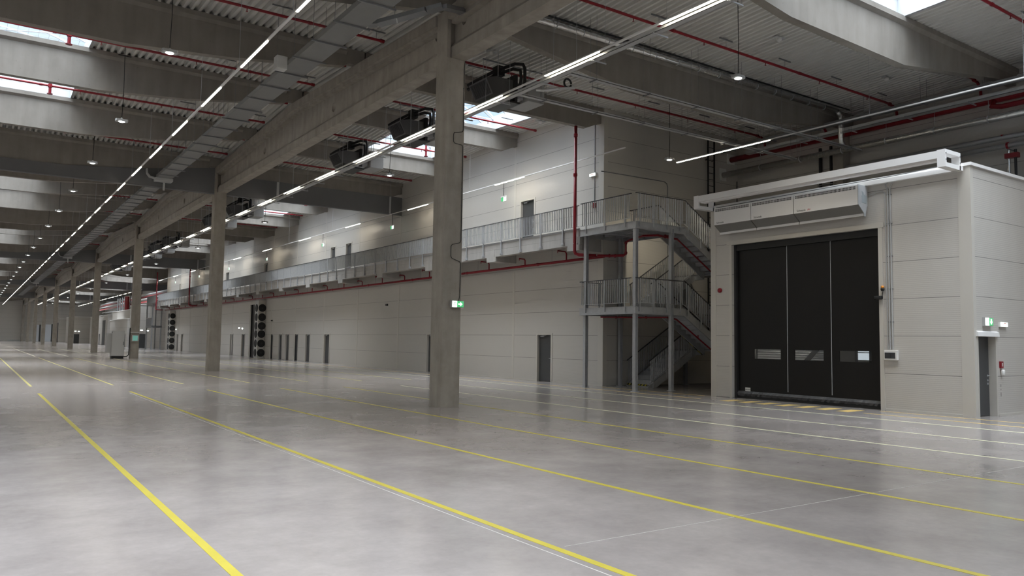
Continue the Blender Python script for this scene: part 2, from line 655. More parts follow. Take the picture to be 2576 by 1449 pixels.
# rooflights: curb, arched ribs, bracing and panes stand on the roof
def rooflight(idx, x0, x1, yr, label, net=False):
    y0, y1 = yr - 6, yr + 6
    t = sempty('window_%d' % idx, label, 'skylight', ((x0 + x1) / 2, yr, zr(yr)))
    zb = zr(y0) - 0.0
    mb = MB()
    for xa, xb in ((x0 - 0.10, x0), (x1, x1 + 0.10)):
        poly = [(y0, zb), (yr, zr(yr)), (y1, zb), (y1, zb + 0.62), (yr, zr(yr) + 0.62), (y0, zb + 0.62)]
        mb.prism(poly, 'x', xa, xb)
    for ya, yb in ((y0 - 0.1, y0), (y1, y1 + 0.1)):
        mb.box(x0 - 0.1, ya, zb - 0.0, x1 + 0.1, yb, zb + 0.62)
    obj('curb', mb, 'alum', t)
    w = x1 - x0
    rise = 0.75
    n = 12
    def arch(u):
        return (x0 + w * u, 0.62 + rise * (1 - (2 * u - 1) ** 2))
    ribs = MB()
    for k in range(n + 1):
        y = y0 + (y1 - y0) * k / n
        zz = zr(min(max(y, y0), y1))
        pts = [(arch(i / 8)[0], y, zz + arch(i / 8)[1]) for i in range(9)]
        for a, b in zip(pts[:-1], pts[1:]):
            ribs.bar(a, b, 0.05, 0.06)
    for u in (0.5,):
        ribs.bar((arch(u)[0], y0, zb + arch(u)[1]), (arch(u)[0], yr, zr(yr) + arch(u)[1]), 0.05, 0.06)
        ribs.bar((arch(u)[0], y1, zb + arch(u)[1]), (arch(u)[0], yr, zr(yr) + arch(u)[1]), 0.05, 0.06)
    obj('arch_rib', ribs, 'alum', t)
    br = MB()
    for k in range(0, n, 3):
        ya, yb = y0 + (y1 - y0) * k / n, y0 + (y1 - y0) * (k + 3) / n
        zz = zr((ya + yb) / 2) + 0.55
        br.bar((x0, ya, zz), (x1, yb, zz), 0.04, 0.03)
        br.bar((x1, ya, zz), (x0, yb, zz), 0.04, 0.03)
        br.bar((x0, ya, zz), (x1, ya, zz), 0.05, 0.05)
    obj('bracing', br, 'alum', t)
    pm = MB()
    b = len(pm.v)
    for y in (y0, yr, y1):
        for i in range(9):
            x, z = arch(i / 8)
            pm.v.append((x, y, zr(y) + z + 0.04))
    for r in range(2):
        for i in range(8):
            pm.f.append((b + r * 9 + i, b + r * 9 + i + 1, b + (r + 1) * 9 + i + 1, b + (r + 1) * 9 + i))
    # the thin double skin of the glazing
    o = obj('pane', pm, 'glass', t)
    if net:
        nm = MB()
        zz = lambda y: zr(y) + 0.34
        x = x0 + 0.3
        while x < x1:
            nm.bar((x, y0, zz(y0)), (x, yr, zz(yr)), 0.006, 0.006)
            nm.bar((x, yr, zz(yr)), (x, y1, zz(y1)), 0.006, 0.006)
            x += 0.30
        y = y0 + 0.3
        while y < y1:
            nm.bar((x0, y, zz(y)), (x1, y, zz(y)), 0.006, 0.006)
            y += 0.30
        obj('safety_net', nm, 'galv', t)
    return t

wi = 1
vis = [r for r in RIDGES if r > 20]
for i, yr in enumerate(vis[:9]):
    rooflight(wi, LEFT_SKY[0], LEFT_SKY[1], yr, 'arched rooflight over the left bay, %s from the camera' % ordn(i), net=(i < 1))
    wi += 1
for i, yr in enumerate([r for r in RIDGES if r > 0]):
    rs = right_sky(yr)
    rooflight(wi, rs[0], rs[1], yr, 'arched rooflight over the right bay, %s from the camera' % ordn(i))
    wi += 1

# light portals: they guide sampling of the sky through the openings and give no light
def portal(x0, x1, y0, y1, z, i):
    d = bpy.data.lights.new('rooflight_portal', 'AREA')
    d.shape = 'RECTANGLE'
    d.size = x1 - x0
    d.size_y = y1 - y0
    d.cycles.is_portal = True
    o = bpy.data.objects.new('rooflight_portal', d)
    o.location = ((x0 + x1) / 2, (y0 + y1) / 2, z)
    COL.objects.link(o)
for yr in RIDGES:
    for xa, xb in ((-24.5, -18.3), LEFT_SKY, right_sky(yr)):
        if xa < -20 and yr > 130: continue
        portal(xa, xb, yr - 6, yr + 6, zr(yr - 6) + 0.60, 0)

# outer walls of the hall
struct('wall_back', MB().box(BACKX, FRONTY, 0, BACKX + 0.2, FARY, 11.7), 'panel')
struct('wall_far', MB().box(LEFTX, FARY, 0, BACKX, FARY + 0.2, 11.7), 'panel')
struct('wall_left', MB().box(LEFTX - 0.2, FRONTY, 0, LEFTX, FARY, 11.7), 'panel')
struct('wall_front', MB().box(LEFTX, FRONTY - 0.2, 0, BACKX, FRONTY, 11.7), 'panel')

# long right-hand wall of the gallery block, with its door openings
LOW_DOORS = [(26.95, 27.95, 0), (37.20, 38.22, 0), (52.62, 53.62, 0), (56.5, 57.42, 0), (59.1, 59.98, 0), (61.15, 62.05, 0),
             (62.88, 63.72, 0), (65.2, 66.0, 0), (73.5, 74.5, 0), (77.4, 78.45, 0), (99.4, 100.4, 0), (102.0, 102.9, 0)]
GATE = (69.6, 72.0)
UP_DOORS = [(28.32, 29.37), (49.15, 50.1), (52.0, 52.85), (67.35, 68.3), (79.8, 80.9), (101.6, 102.5)]
DH = 2.05
GZ = 6.18
WT = 0.22
mb = MB()
cuts = sorted([(a, b, DH) for a, b, _ in LOW_DOORS] + [(GATE[0], GATE[1], 4.75)])
y = GALY0
for a, b, h in cuts:
    mb.box(GALX, y, 0, GALX + WT, a, 4.85)
    mb.box(GALX, a, h, GALX + WT, b, 4.85)
    y = b
mb.box(GALX, y, 0, GALX + WT, GALY1, 4.85)
mb.box(GALX, GALY0, 4.85, GALX + WT, GALY1, GZ)
y = GALY0
for a, b in UP_DOORS:
    mb.box(GALX, y, GZ, GALX + WT, a, GZ + DH)
    y = b
mb.box(GALX, y, GZ, GALX + WT, GALY1, GZ + DH)
mb.box(GALX, GALY0, GZ + DH, GALX + WT, GALY1, 11.6)
struct('wall_right', mb, 'panel')
struct('wall_gable', MB().box(GALX + WT, GALY0, 0, BACKX, GALY0 + WT, 11.6), 'panel')
struct('wall_gable_far', MB().box(GALX + WT, GALY1 - WT, 0, BACKX, GALY1, 11.6), 'panel')

# corner and joint covers
tn = 1
struct('trim_1', MB().box(GALX - 0.012, GALY0 - 0.012, 0, GALX + 0.20, GALY0 + 0.30, 11.45), 'trim'); tn = 2
yj = 29.87
while yj < GALY1 - 2:
    struct('trim_%d' % tn, MB().box(GALX - 0.008, yj - 0.08, 0.0, GALX, yj + 0.08, 4.98), 'trim'); tn += 1
    struct('trim_%d' % tn, MB().box(GALX - 0.008, yj - 0.08, GZ, GALX, yj + 0.08, 11.3), 'trim'); tn += 1
    yj += 6.0
struct('baseboard_right', MB().box(GALX - 0.02, GALY0, 0, GALX, 26.9, 0.05).box(GALX - 0.02, 28.05, 0, GALX, 37.1, 0.05).box(GALX - 0.02, 38.32, 0, GALX, 52.55, 0.05), 'trim')

# single doors of the gallery block
dn = [1]
def single_door(ya, yb, zb, label, handle_side=1):
    t = sempty('door_%d' % dn[0], label, 'door', (GALX, (ya + yb) / 2, zb))
    dn[0] += 1
    rec = 0.12
    f = MB()
    f.box(GALX - 0.02, ya - 0.09, zb, GALX + rec, ya + 0.012, zb + DH + 0.06)
    f.box(GALX - 0.02, yb - 0.012, zb, GALX + rec, yb + 0.09, zb + DH + 0.06)
    f.box(GALX - 0.02, ya + 0.012, zb + DH - 0.012, GALX + rec, yb - 0.012, zb + DH + 0.06)
    obj('frame', f, 'trim', t)
    lf = obj('leaf', MB().box(GALX + rec - 0.02, ya + 0.005, zb + 0.012, GALX + rec + 0.04, yb - 0.005, zb + DH - 0.005), 'doorgrey', t)
    yh = ya + 0.08 if handle_side > 0 else yb - 0.08
    s = 1 if handle_side > 0 else -1
    h = MB().tube([(GALX + rec - 0.02, yh, zb + 1.02), (GALX + rec - 0.07, yh, zb + 1.02), (GALX + rec - 0.075, yh + s * 0.13, zb + 1.02)], 0.011, 6)
    h.box(GALX + rec - 0.03, yh - 0.025, zb + 0.86, GALX + rec - 0.018, yh + 0.025, zb + 1.10)
    obj('handle', h, 'galv', lf)
    c = MB().box(GALX + rec - 0.07, yb - 0.40, zb + DH - 0.10, GALX + rec - 0.02, yb - 0.14, zb + DH - 0.04)
    c.bar((GALX + rec - 0.06, yb - 0.25, zb + DH - 0.04), (GALX + rec - 0.06, yb - 0.55, zb + DH - 0.03), 0.02, 0.02)
    obj('door_closer', c, 'galv', lf)
    return t
for i, (a, b, z) in enumerate(LOW_DOORS):
    single_door(a, b, 0.0, 'dark grey door at floor level in the long panel wall, %s from the stairs' % ordn(i))
for i, (a, b) in enumerate(UP_DOORS):
    single_door(a, b, GZ, 'dark grey door opening onto the gallery walkway, %s from the stairs' % ordn(i))

# tall roll-up gate in the long wall
t = sempty('door_%d' % dn[0], 'tall black roll-up door beside the tower of six fans', 'door', (GALX, sum(GATE) / 2, 0)); dn[0] += 1
f = MB().box(GALX - 0.03, GATE[0] - 0.14, 0, GALX + 0.09, GATE[0] + 0.012, 4.9).box(GALX - 0.03, GATE[1] - 0.012, 0, GALX + 0.09, GATE[1] + 0.3, 4.9)
f.box(GALX - 0.03, GATE[0], 4.72, GALX + WT, GATE[1], 4.9)
obj('frame', f, 'trim', t)
obj('curtain', MB().box(GALX + 0.10, GATE[0], 0, GALX + 0.14, GATE[1], 4.72), 'curtain', t)

# ================================================================== CONCRETE FRAME
NCOL = 10
def column_proto():
    t = thing('concrete_column', '', 'column', (10.215, YC0, 0))
    ch = 0.02
    def oct_poly(x0, x1, y0, y1, c):
        return [(x0 + c, y0), (x1 - c, y0), (x1, y0 + c), (x1, y1 - c), (x1 - c, y1), (x0 + c, y1), (x0, y1 - c), (x0, y0 + c)]
    obj('shaft', MB().prism(oct_poly(CX0, CX1, CY0, CY0 + 0.60, ch), 'z', 0.0, 9.21), 'conc_col', t)
    hd = MB().box(CX0, CY0 + 0.02, 9.21, CX0 + 0.11, CY0 + 0.58, 10.53).box(CX0 + 0.11, CY0 + 0.22, 9.21, CX1 - 0.03, CY0 + 0.38, 10.50)
    obj('fork_head', hd, 'conc_col', t)
    return t
col0 = column_proto()
LAND = {0: 'nearest tall square concrete column, carrying a lit green exit sign',
        1: 'second square concrete column from the camera, left of the stairs',
        2: 'third square concrete column from the camera, beside the grey cabinet'}
for k in range(NCOL):
    lab = LAND.get(k, '%s square concrete column in the long row from the camera' % ordn(k))
    if k == 0: col0['label'] = lab; col0['group'] = 'row of concrete columns'
    else: dup(col0, (10.215, YC0 + BAY * k, 0), lab, 'row of concrete columns')

def poly_hole_prism(outer, holes, x0, x1):
    """web plate in the YZ plane with round holes, thickness from x0 to x1"""
    bm = bmesh.new()
    edges = []
    def loop(pts):
        vs = [bm.verts.new((x0, p[0], p[1])) for p in pts]
        for i in range(len(vs)):
            edges.append(bm.edges.new((vs[i], vs[(i + 1) % len(vs)])))
    loop(outer)
    for cy, cz, r in holes:
        loop([(cy + r * math.cos(2 * math.pi * i / 18), cz + r * math.sin(2 * math.pi * i / 18)) for i in range(18)])
    bmesh.ops.triangle_fill(bm, use_beauty=True, edges=edges)
    res = bmesh.ops.extrude_face_region(bm, geom=list(bm.faces))
    for v in [g for g in res['geom'] if isinstance(g, bmesh.types.BMVert)]:
        v.co.x = x1
    mb = MB()
    bm.verts.index_update()
    mb.v = [tuple(v.co) for v in bm.verts]
    mb.f = [tuple(v.index for v in f.verts) for f in bm.faces]
    bm.free()
    return mb

def girder_proto():
    ya, yb = YC0 + 0.14, YC0 + 24 - 0.14
    ym = YC0 + 12
    t = thing('concrete_girder', '', 'girder', (10.285, ym, 9.22))
    zt = lambda y: zr(y) - 0.535
    bf = [(10.07, 9.22), (10.50, 9.22), (10.50, 9.52), (10.385, 9.66), (10.185, 9.66), (10.07, 9.52)]
    lower = MB().prism(bf, 'y', ya, yb)
    obj('bottom_flange', lower, 'conc_col', t)
    outer = [(ya + 0.06, 9.6), (yb - 0.06, 9.6), (yb - 0.06, zt(yb) - 0.2), (ym, zt(ym) - 0.2), (ya + 0.06, zt(ya) - 0.2)]
    holes = [(YC0 + 0.42 + 24 - 1.1, 10.15, 0.13), (26.2, 10.0, 0.165), (34.25, 10.0, 0.165), (YC0 + 0.75, 10.15, 0.13)]
    obj('web', poly_hole_prism(outer, holes, 10.20, 10.37), 'conc_col', t)
    fy0, fy1 = YC0 + 0.33, YC0 + 24 - 0.33
    poly = [(fy0, zt(fy0)), (ym, zt(ym)), (fy1, zt(fy1)), (fy1, zt(fy1) - 0.30), (ym, zt(ym) - 0.30), (fy0, zt(fy0) - 0.30)]
    mb = MB().prism(poly, 'x', 9.90, 10.67)
    poly2 = [(fy0, zt(fy0) - 0.30), (ym, zt(ym) - 0.30), (fy1, zt(fy1) - 0.30), (fy1, zt(fy1) - 0.40), (ym, zt(ym) - 0.40), (fy0, zt(fy0) - 0.40)]
    mb.prism(poly2, 'x', 10.02, 10.55)
    obj('top_flange', mb, 'conc_col', t)
    return t
gir0 = girder_proto()
for k in range(-1, 9):
    lab = ('long concrete girder between the camera side and the nearest column' if k == -1 else
           'long concrete girder on the columns, span %s beyond the nearest column' % ordn(k))
    if k == 0: gir0['label'] = lab; gir0['group'] = 'girders on the column row'
    else: dup(gir0, (10.285, YC0 + 12 + BAY * k, 9.22), lab, 'girders on the column row')

BT = 0.13
def beam_mesh(poly, flx0, flx1):
    mb = MB().prism(poly, 'y', -BT, BT)
    return mb
def roof_beam(poly, fl, name='roof_beam'):
    t = thing(name, '', 'roof beam', (0, 0, 0))
    obj('web', MB().prism(poly, 'y', -BT, BT), 'conc', t)
    obj('top_flange', MB().prism([(-0.23, 0), (0.23, 0), (0.23, -0.15), (BT, -0.24), (-BT, -0.24), (-0.23, -0.15)], 'x', fl[0], fl[1]), 'conc', t)
    return t
LP = [(10.26, 0), (10.26, -0.50), (9.72, -0.50), (9.52, -0.62), (6.0, -1.14), (3.1, -1.38), (-3.9, -1.38), (-6.8, -1.14), (-10.4, -0.62), (-10.6, -0.5), (-12.0, -0.5), (-12.0, 0)]
RP = [(10.31, 0), (10.31, -0.50), (10.90, -0.50), (11.10, -0.56), (16.5, -1.32), (21.8, -1.40), (27.9, -0.56), (BACKX, -0.56), (BACKX, 0)]
SP = [(10.31, 0), (10.31, -0.50), (10.90, -0.50), (11.15, -0.90), (19.95, -0.90), (20.60, -0.62), (GALX + 0.1, -0.62), (GALX + 0.1, 0)]
lb0 = roof_beam(LP, (-12, 9.62))
rb0 = roof_beam(RP, (10.98, BACKX))
sb0 = roof_beam(SP, (10.98, GALX))
nl = 0
for k in range(0, 37):
    y = YC0 + 6 * k
    if y > FARY - 1: break
    lab = '%s tapered concrete roof beam across the left bay, counted from the camera' % ordn(nl)
    loc = (0, y, zr(y))
    if nl == 0:
        lb0.location = loc; lb0['label'] = lab; lb0['group'] = 'left bay roof beams'
    else: dup(lb0, loc, lab, 'left bay roof beams')
    nl += 1
ns = nr = 0
for k in range(-1, 37):
    y = YC0 + 6 * k
    if y > FARY - 1: break
    loc = (0, y, zr(y))
    if GALY0 < y < GALY1:
        lab = '%s straight concrete roof beam running from girder to gallery wall' % ordn(ns)
        if ns == 0: sb0.location = loc; sb0['label'] = lab; sb0['group'] = 'short roof beams over the gallery side'
        else: dup(sb0, loc, lab, 'short roof beams over the gallery side')
        ns += 1
    else:
        if nr == 0: lab = 'sunlit tapered concrete roof beam at the top right corner above the box room'
        elif nr == 1: lab = 'deep tapered concrete roof beam above the stairs, lagged pipe along its top'
        else: lab = '%s tapered concrete roof beam of the right bay beyond the gallery' % ordn(nr - 2)
        if nr == 0: rb0.location = loc; rb0['label'] = lab; rb0['group'] = 'right bay roof beams'
        else: dup(rb0, loc, lab, 'right bay roof beams')
        nr += 1

# column against the back wall
t = thing('concrete_column', 'dark concrete column against the back wall above the box room', 'column', (28.7, YC0, 0))
obj('shaft', MB().box(28.45, YC0 + 0.04, 0, BACKX, YC0 + 0.5, 10.45), 'conc_col', t)

# grey smoke curtains under the beams of every other column line
def smoke_curtain(y, side, lab):
    zt_ = zr(y)
    if side == 'left':
        t = thing('smoke_curtain', lab, 'smoke curtain', (0, y - 0.16, 9.15))
        poly = [(9.9, 9.17), (9.9, zt_ - 0.55), (9.5, zt_ - 0.60), (6.0, zt_ - 1.10), (3.1, zt_ - 1.34), (-12, zt_ - 1.34), (-12, 9.15)]
    else:
        xe = GALX - 0.02 if y < GALY1 else BACKX - 0.3
        t = thing('smoke_curtain', lab, 'smoke curtain', (15, y - 0.16, 9.12))
        poly = [(10.52, 9.18), (10.52, zt_ - 0.85), (xe, zt_ - 0.85), (xe, 9.10)]
    obj('fabric', MB().prism(poly, 'y', y - 0.175, y - 0.15), 'fabric', t)
    x0, x1 = (-12, 9.9) if side == 'left' else (10.52, xe)
    obj('bottom_bar', MB().box(x0, y - 0.19, 9.105, x1, y - 0.14, 9.155), 'galv_dark', t)
    if side == 'right':
        for q in (13.2, 19.9):
            obj('seam_strap', MB().box(q - 0.06, y - 0.19, 9.15, q + 0.06, y - 0.176, zt_ - 0.87), 'tray', t)
    return t
for i, k in enumerate((1, 3, 5, 7)):
    y = YC0 + BAY * k
    smoke_curtain(y, 'left', 'grey smoke curtain under a left bay roof beam, %s from the camera' % ordn(i))
    smoke_curtain(y, 'right', 'grey smoke curtain right of the columns, %s from the camera' % ordn(i))

# ================================================================== LIGHT LINES
def light_line(x, z, ya, yb, lit, label, group='suspended light lines', wire=4.4, mat='led', start_wire=None):
    """white trunking rail with LED modules let into it; lit is a list of (y0, y1)"""
    t = thing('light_line', label, 'strip light', (x, (ya + yb) / 2, z), group)
    obj('trunking', MB().box(x - 0.033, ya, z + 0.012, x + 0.033, yb, z + 0.045), 'house_white', t)
    first = None
    for a, b in lit:
        mod = MB().box(x - 0.023, a, z - 0.008, x + 0.023, b, z + 0.0115)
        obj('led_module', mod, mat, t)
    y = ya + 0.7 if start_wire is None else start_wire
    wires = []
    while y < yb - 0.2 and len(wires) < 40:
        wires.append(y)
        y += wire
    for y in wires:
        if abs(((y - YC0 + 3) % 6) - 3) < 0.3: y += 0.45
        obj('suspension_wire', MB().tube([(x, y, z + 0.045), (x, y, zr(y) - 0.004)], 0.006, 4), 'galv', t)
    return t
light_line(5.62, 9.05, 12.0, 233.0, [(18.98 - 4.43 + 4.43 * k, 18.98 - 4.43 + 4.43 * k + 2.28) for k in range(49)],
           'long suspended light line over the left aisle, running to the far wall')
light_line(12.63, 9.05, 6.0, 231.0, [(14.6 - 4.40 + 4.40 * k, 14.6 - 4.40 + 4.40 * k + 2.25) for k in range(50)],
           'long suspended light line right of the columns, below the heaters')
light_line(-6.2, 9.05, 12.0, 233.0, [(14.0 + 4.43 * k, 16.28 + 4.43 * k) for k in range(49)],  # out of frame, added only for the light it sends into view
           'unseen light line added for its light, far side of the left bay')
light_line(22.93, 9.0, 4.0, 21.72, [(17.25, 21.70)],
           'white suspended light line above the box room, lit at its left end')
light_line(19.8, 9.04, 21.35, 111.5, [(27.9 + 8.93 * k, 30.25 + 8.93 * k) for k in range(10)],
           'light line hung in front of the upper gallery wall', wire=8.93, start_wire=23.6)
light_line(19.6, 8.4, 122.0, 205.0, [(123 + 4.4 * k, 125.2 + 4.4 * k) for k in range(19)],
           'light line over the distant box rooms beyond the gallery', wire=8.8)

# ------------------------------------------------------------------ pendant lamps
def pod_proto():
    t = thing('pendant_lamp', '', 'pendant lamp', (0, 0, 0))
    body = MB().prism([(-0.16, -0.11), (0.16, -0.11), (0.19, -0.07), (0.19, 0.07), (0.16, 0.11), (-0.16, 0.11), (-0.19, 0.07), (-0.19, -0.07)], 'z', 0.0, 0.07)
    body.lathe([(0.035, 0.07), (0.035, 0.11), (0.012, 0.13)], (0, 0, 0), 'z', 10)
    obj('housing', body, 'plastic', t)
    obj('lens', MB().lathe([(0.06, -0.025), (0.095, -0.012), (0.10, -0.001)], (0, 0, 0), 'z', 14), 'podlens', t, True)
    return t
pods = []
for i in range(24):
    pods.append((3.73, 20.87 + 7.78 * i, 8.9, '%s pendant lamp of the row over the left aisle' % ordn(i), 'left aisle pendant lamps'))
pods += [(16.62, 13.5, 8.9, 'pendant lamp on a long cable at the upper right, before the lagged pipe', None),
         (22.02, 21.23, 8.9, 'pendant lamp glowing above the upper stair platform', None),
         (14.65, 30.83, 8.9, 'pendant lamp on a cable under the rooflight, left of the nearest column', None)]
for i in range(1, 12):
    pods.append((14.6, 30.83 + 17.6 * i, 8.9, '%s pendant lamp beyond the second column, right of the girders' % ordn(i - 1), 'right bay pendant lamps'))
pod0 = pod_proto()
for i, (x, y, z, lab, grp) in enumerate(pods):
    if y > FARY - 2: continue
    if i == 0:
        pod0.location = (x, y, z); pod0['label'] = lab; pod0['group'] = grp; r = pod0
    else:
        r = dup(pod0, (x, y, z), lab, grp)
        if not grp and 'group' in r: del r['group']
    c = MB().tube([(x, y, z + 0.12), (x + 0.02, y, z + 1.0), (x, y, zr(y) - 0.01)], 0.010, 5).box(x - 0.2, y - 0.03, zr(y) - 0.02, x + 0.2, y + 0.03, zr(y) - 0.001)
    obj('cable', c, 'black', r)
    if y < 60:                                   # the lamp's own light
        ld = bpy.data.lights.new('lamp_light', 'SPOT')
        ld.energy = 130
        ld.color = (1.0, 0.90, 0.70)
        ld.spot_size = math.radians(120)
        ld.spot_blend = 0.8
        ld.shadow_soft_size = 0.08
        lo = bpy.data.objects.new('lamp_light', ld)
        lo.location = (0, 0, -0.05)
        lo.parent = r
        COL.objects.link(lo)

# ================================================================== DUCT TRAY LEFT OF THE GIRDER
def cable_duct(ya, yb, label, first_bar):
    x0, x1, z = 7.03, 7.72, 9.55
    t = thing('cable_duct', label, 'cable duct', ((x0 + x1) / 2, (ya + yb) / 2, z), 'wide cable ducts beside the girders')
    obj('trough', MB().box(x0 + 0.02, ya, z, x1, yb, z + 0.015).box(x0, ya, z, x0 + 0.02, yb, z + 0.13).box(x1, ya, z, x1 + 0.02, yb, z + 0.13), 'ductgrey', t)
    obj('cover', MB().box(x0, ya, z + 0.131, x1 + 0.02, yb, z + 0.14), 'ductgrey', t)
    y = first_bar
    n = 0
    while y < yb - 0.1 and n < 40:
        h = MB().box(x0 - 0.14, y - 0.02, z - 0.042, x1 + 0.14, y + 0.02, z - 0.001)
        h.tube([(x0 - 0.10, y, z - 0.02), (x0 - 0.10, y, zr(y) + 0.01)], 0.006, 4)
        h.tube([(x1 + 0.10, y, z - 0.02), (x1 + 0.10, y, zr(y) + 0.01)], 0.006, 4)
        obj('hanger', h, 'galv_dark', t)
        y += 1.49
        n += 1
    return t
cable_duct(9.0, 41.3, 'wide grey cable duct beside the nearest girders, up to the first smoke curtain', 11.95)
cable_duct(42.0, 89.3, 'wide grey cable duct between the first and second smoke curtains', 42.6)
cable_duct(90.0, 137.2, 'wide grey cable duct between the second and third smoke curtains', 90.4)
cable_duct(138.0, 185.3, 'wide grey cable duct between the third and fourth smoke curtains', 138.4)
for i, k in enumerate((1, 3, 5)):
    y = YC0 + BAY * k
    t = thing('duct_fitting', 'pale bent end piece of the cable duct at the %s smoke curtain' % ordn(i), 'duct fitting', (7.35, y - 0.4, 9.5))
    f = MB().box(6.98, y - 0.75, 9.40, 7.78, y - 0.20, 9.545)
    obj('end_box', f, 'tray', t)
    cpts = [(7.0, y - 0.5, 9.52), (6.75, y - 0.5, 9.56), (6.62, y - 0.5, 9.72), (6.60, y - 0.5, 9.95)]
    cb = MB()
    for a, b in zip(cpts[:-1], cpts[1:]): cb.bar(a, b, 0.30, 0.05, (1, 0, 0.01))
    obj('bend', cb, 'tray', t)
    obj('down_rod', MB().tube([(7.45, y - 0.3, 9.40), (7.45, y - 0.3, 9.0)], 0.05, 8), 'tray', t)
# side branch at the top of the picture
t = thing('cable_tray_branch', 'bent grey tray branch climbing from the duct to the nearest girder', 'cable tray', (8.5, 17.0, 9.7))
bm_ = MB()
pts = [(7.74, 17.75, 9.62), (7.95, 17.66, 9.64), (8.75, 16.55, 9.80), (9.05, 16.32, 9.90), (9.9, 16.9, 10.22), (10.2, 17.1, 10.28)]
for a, b in zip(pts[:-1], pts[1:]): bm_.bar(a, b, 0.26, 0.10)
obj('trough', bm_, 'galv_dark', t)
obj('bracket', MB().bar((8.2, 17.1, 9.66), (8.35, 17.35, 9.66), 0.03, 0.03).tube([(8.2, 17.2, 9.66), (8.2, 17.2, zr(17.2) - .01)], 0.008, 4), 'galv', t)
t = thing('junction_box', 'small cream junction box hanging on the edge of the cable duct', 'junction box', (6.85, 21.9, 9.45))
obj('box', MB().box(6.72, 21.72, 9.42, 7.03, 22.02, 9.80), 'cabinet', t, bevel=0.01)

# right-hand trays along the second light line
t = thing('cable_tray', 'narrow steel cable tray running beside the light line right of the columns', 'cable tray', (13.2, 60, 9.2))
obj('trough', MB().box(12.76, 4.0, 9.0, 12.95, 228.0, 9.012).box(12.76, 4.0, 9.0, 12.77, 228, 9.07).box(12.94, 4.0, 9.0, 12.95, 228, 9.07), 'tray', t)
for i in range(40):
    y = 6.2 + 2.2 * i
    if abs(((y - YC0 + 3) % 6) - 3) < 0.3: y += 0.45
    obj('hanger_arm', MB().box(12.72, y - 0.015, 8.97, 13.22, y + 0.015, 8.998).tube([(13.18, y, 8.98), (13.18, y, zr(y) - 0.01)], 0.006, 4), 'galv', t)
def cross_tray(y, x1, lab, dz=0.0):
    t = thing('cable_tray', lab, 'cable tray', ((13.3 + x1) / 2, y, 9.2))
    obj('trough', MB().box(13.31, y - 0.08, 9.20 + dz, x1, y + 0.08, 9.214 + dz).box(13.31, y - 0.08, 9.2 + dz, x1, y - 0.07, 9.26 + dz).box(13.31, y + 0.07, 9.2 + dz, x1, y + 0.08, 9.26 + dz), 'tray', t)
    x = 14.2
    while x < x1:
        obj('hanger', MB().box(x - 0.012, y - 0.16, 9.17 + dz, x + 0.012, y + 0.16, 9.199 + dz).tube([(x, y - 0.14, 9.18 + dz), (x, y - 0.14, zr(y) - .01)], 0.006, 4).tube([(x, y + 0.14, 9.18 + dz), (x, y + 0.14, zr(y) - .01)], 0.006, 4), 'galv_dark', t)
        x += 2.1
cross_tray(16.65, 27.6, 'steel cable tray crossing under the deep roof beam to the back wall')
cross_tray(19.02, 26.9, 'steel cable tray crossing above the stairs to the ladder')
t = thing('cable_tray_bend', 'curved white tray bend with a coiled black cable beside the light line', 'cable tray', (13.5, 17.9, 9.1))
cb = MB()
pts = [(13.31, 18.2, 9.15), (13.5, 18.05, 9.13), (13.72, 17.6, 9.12), (14.05, 17.3, 9.12)]
for a, b in zip(pts[:-1], pts[1:]): cb.bar(a, b, 0.16, 0.03)
obj('bend', cb, 'tray', t)
obj('cable_coil', MB().tube([(13.9 + 0.13 * math.cos(a / 3), 17.45, 9.27 + 0.13 * math.sin(a / 3)) for a in range(0, 19)], 0.03, 6), 'black', t)

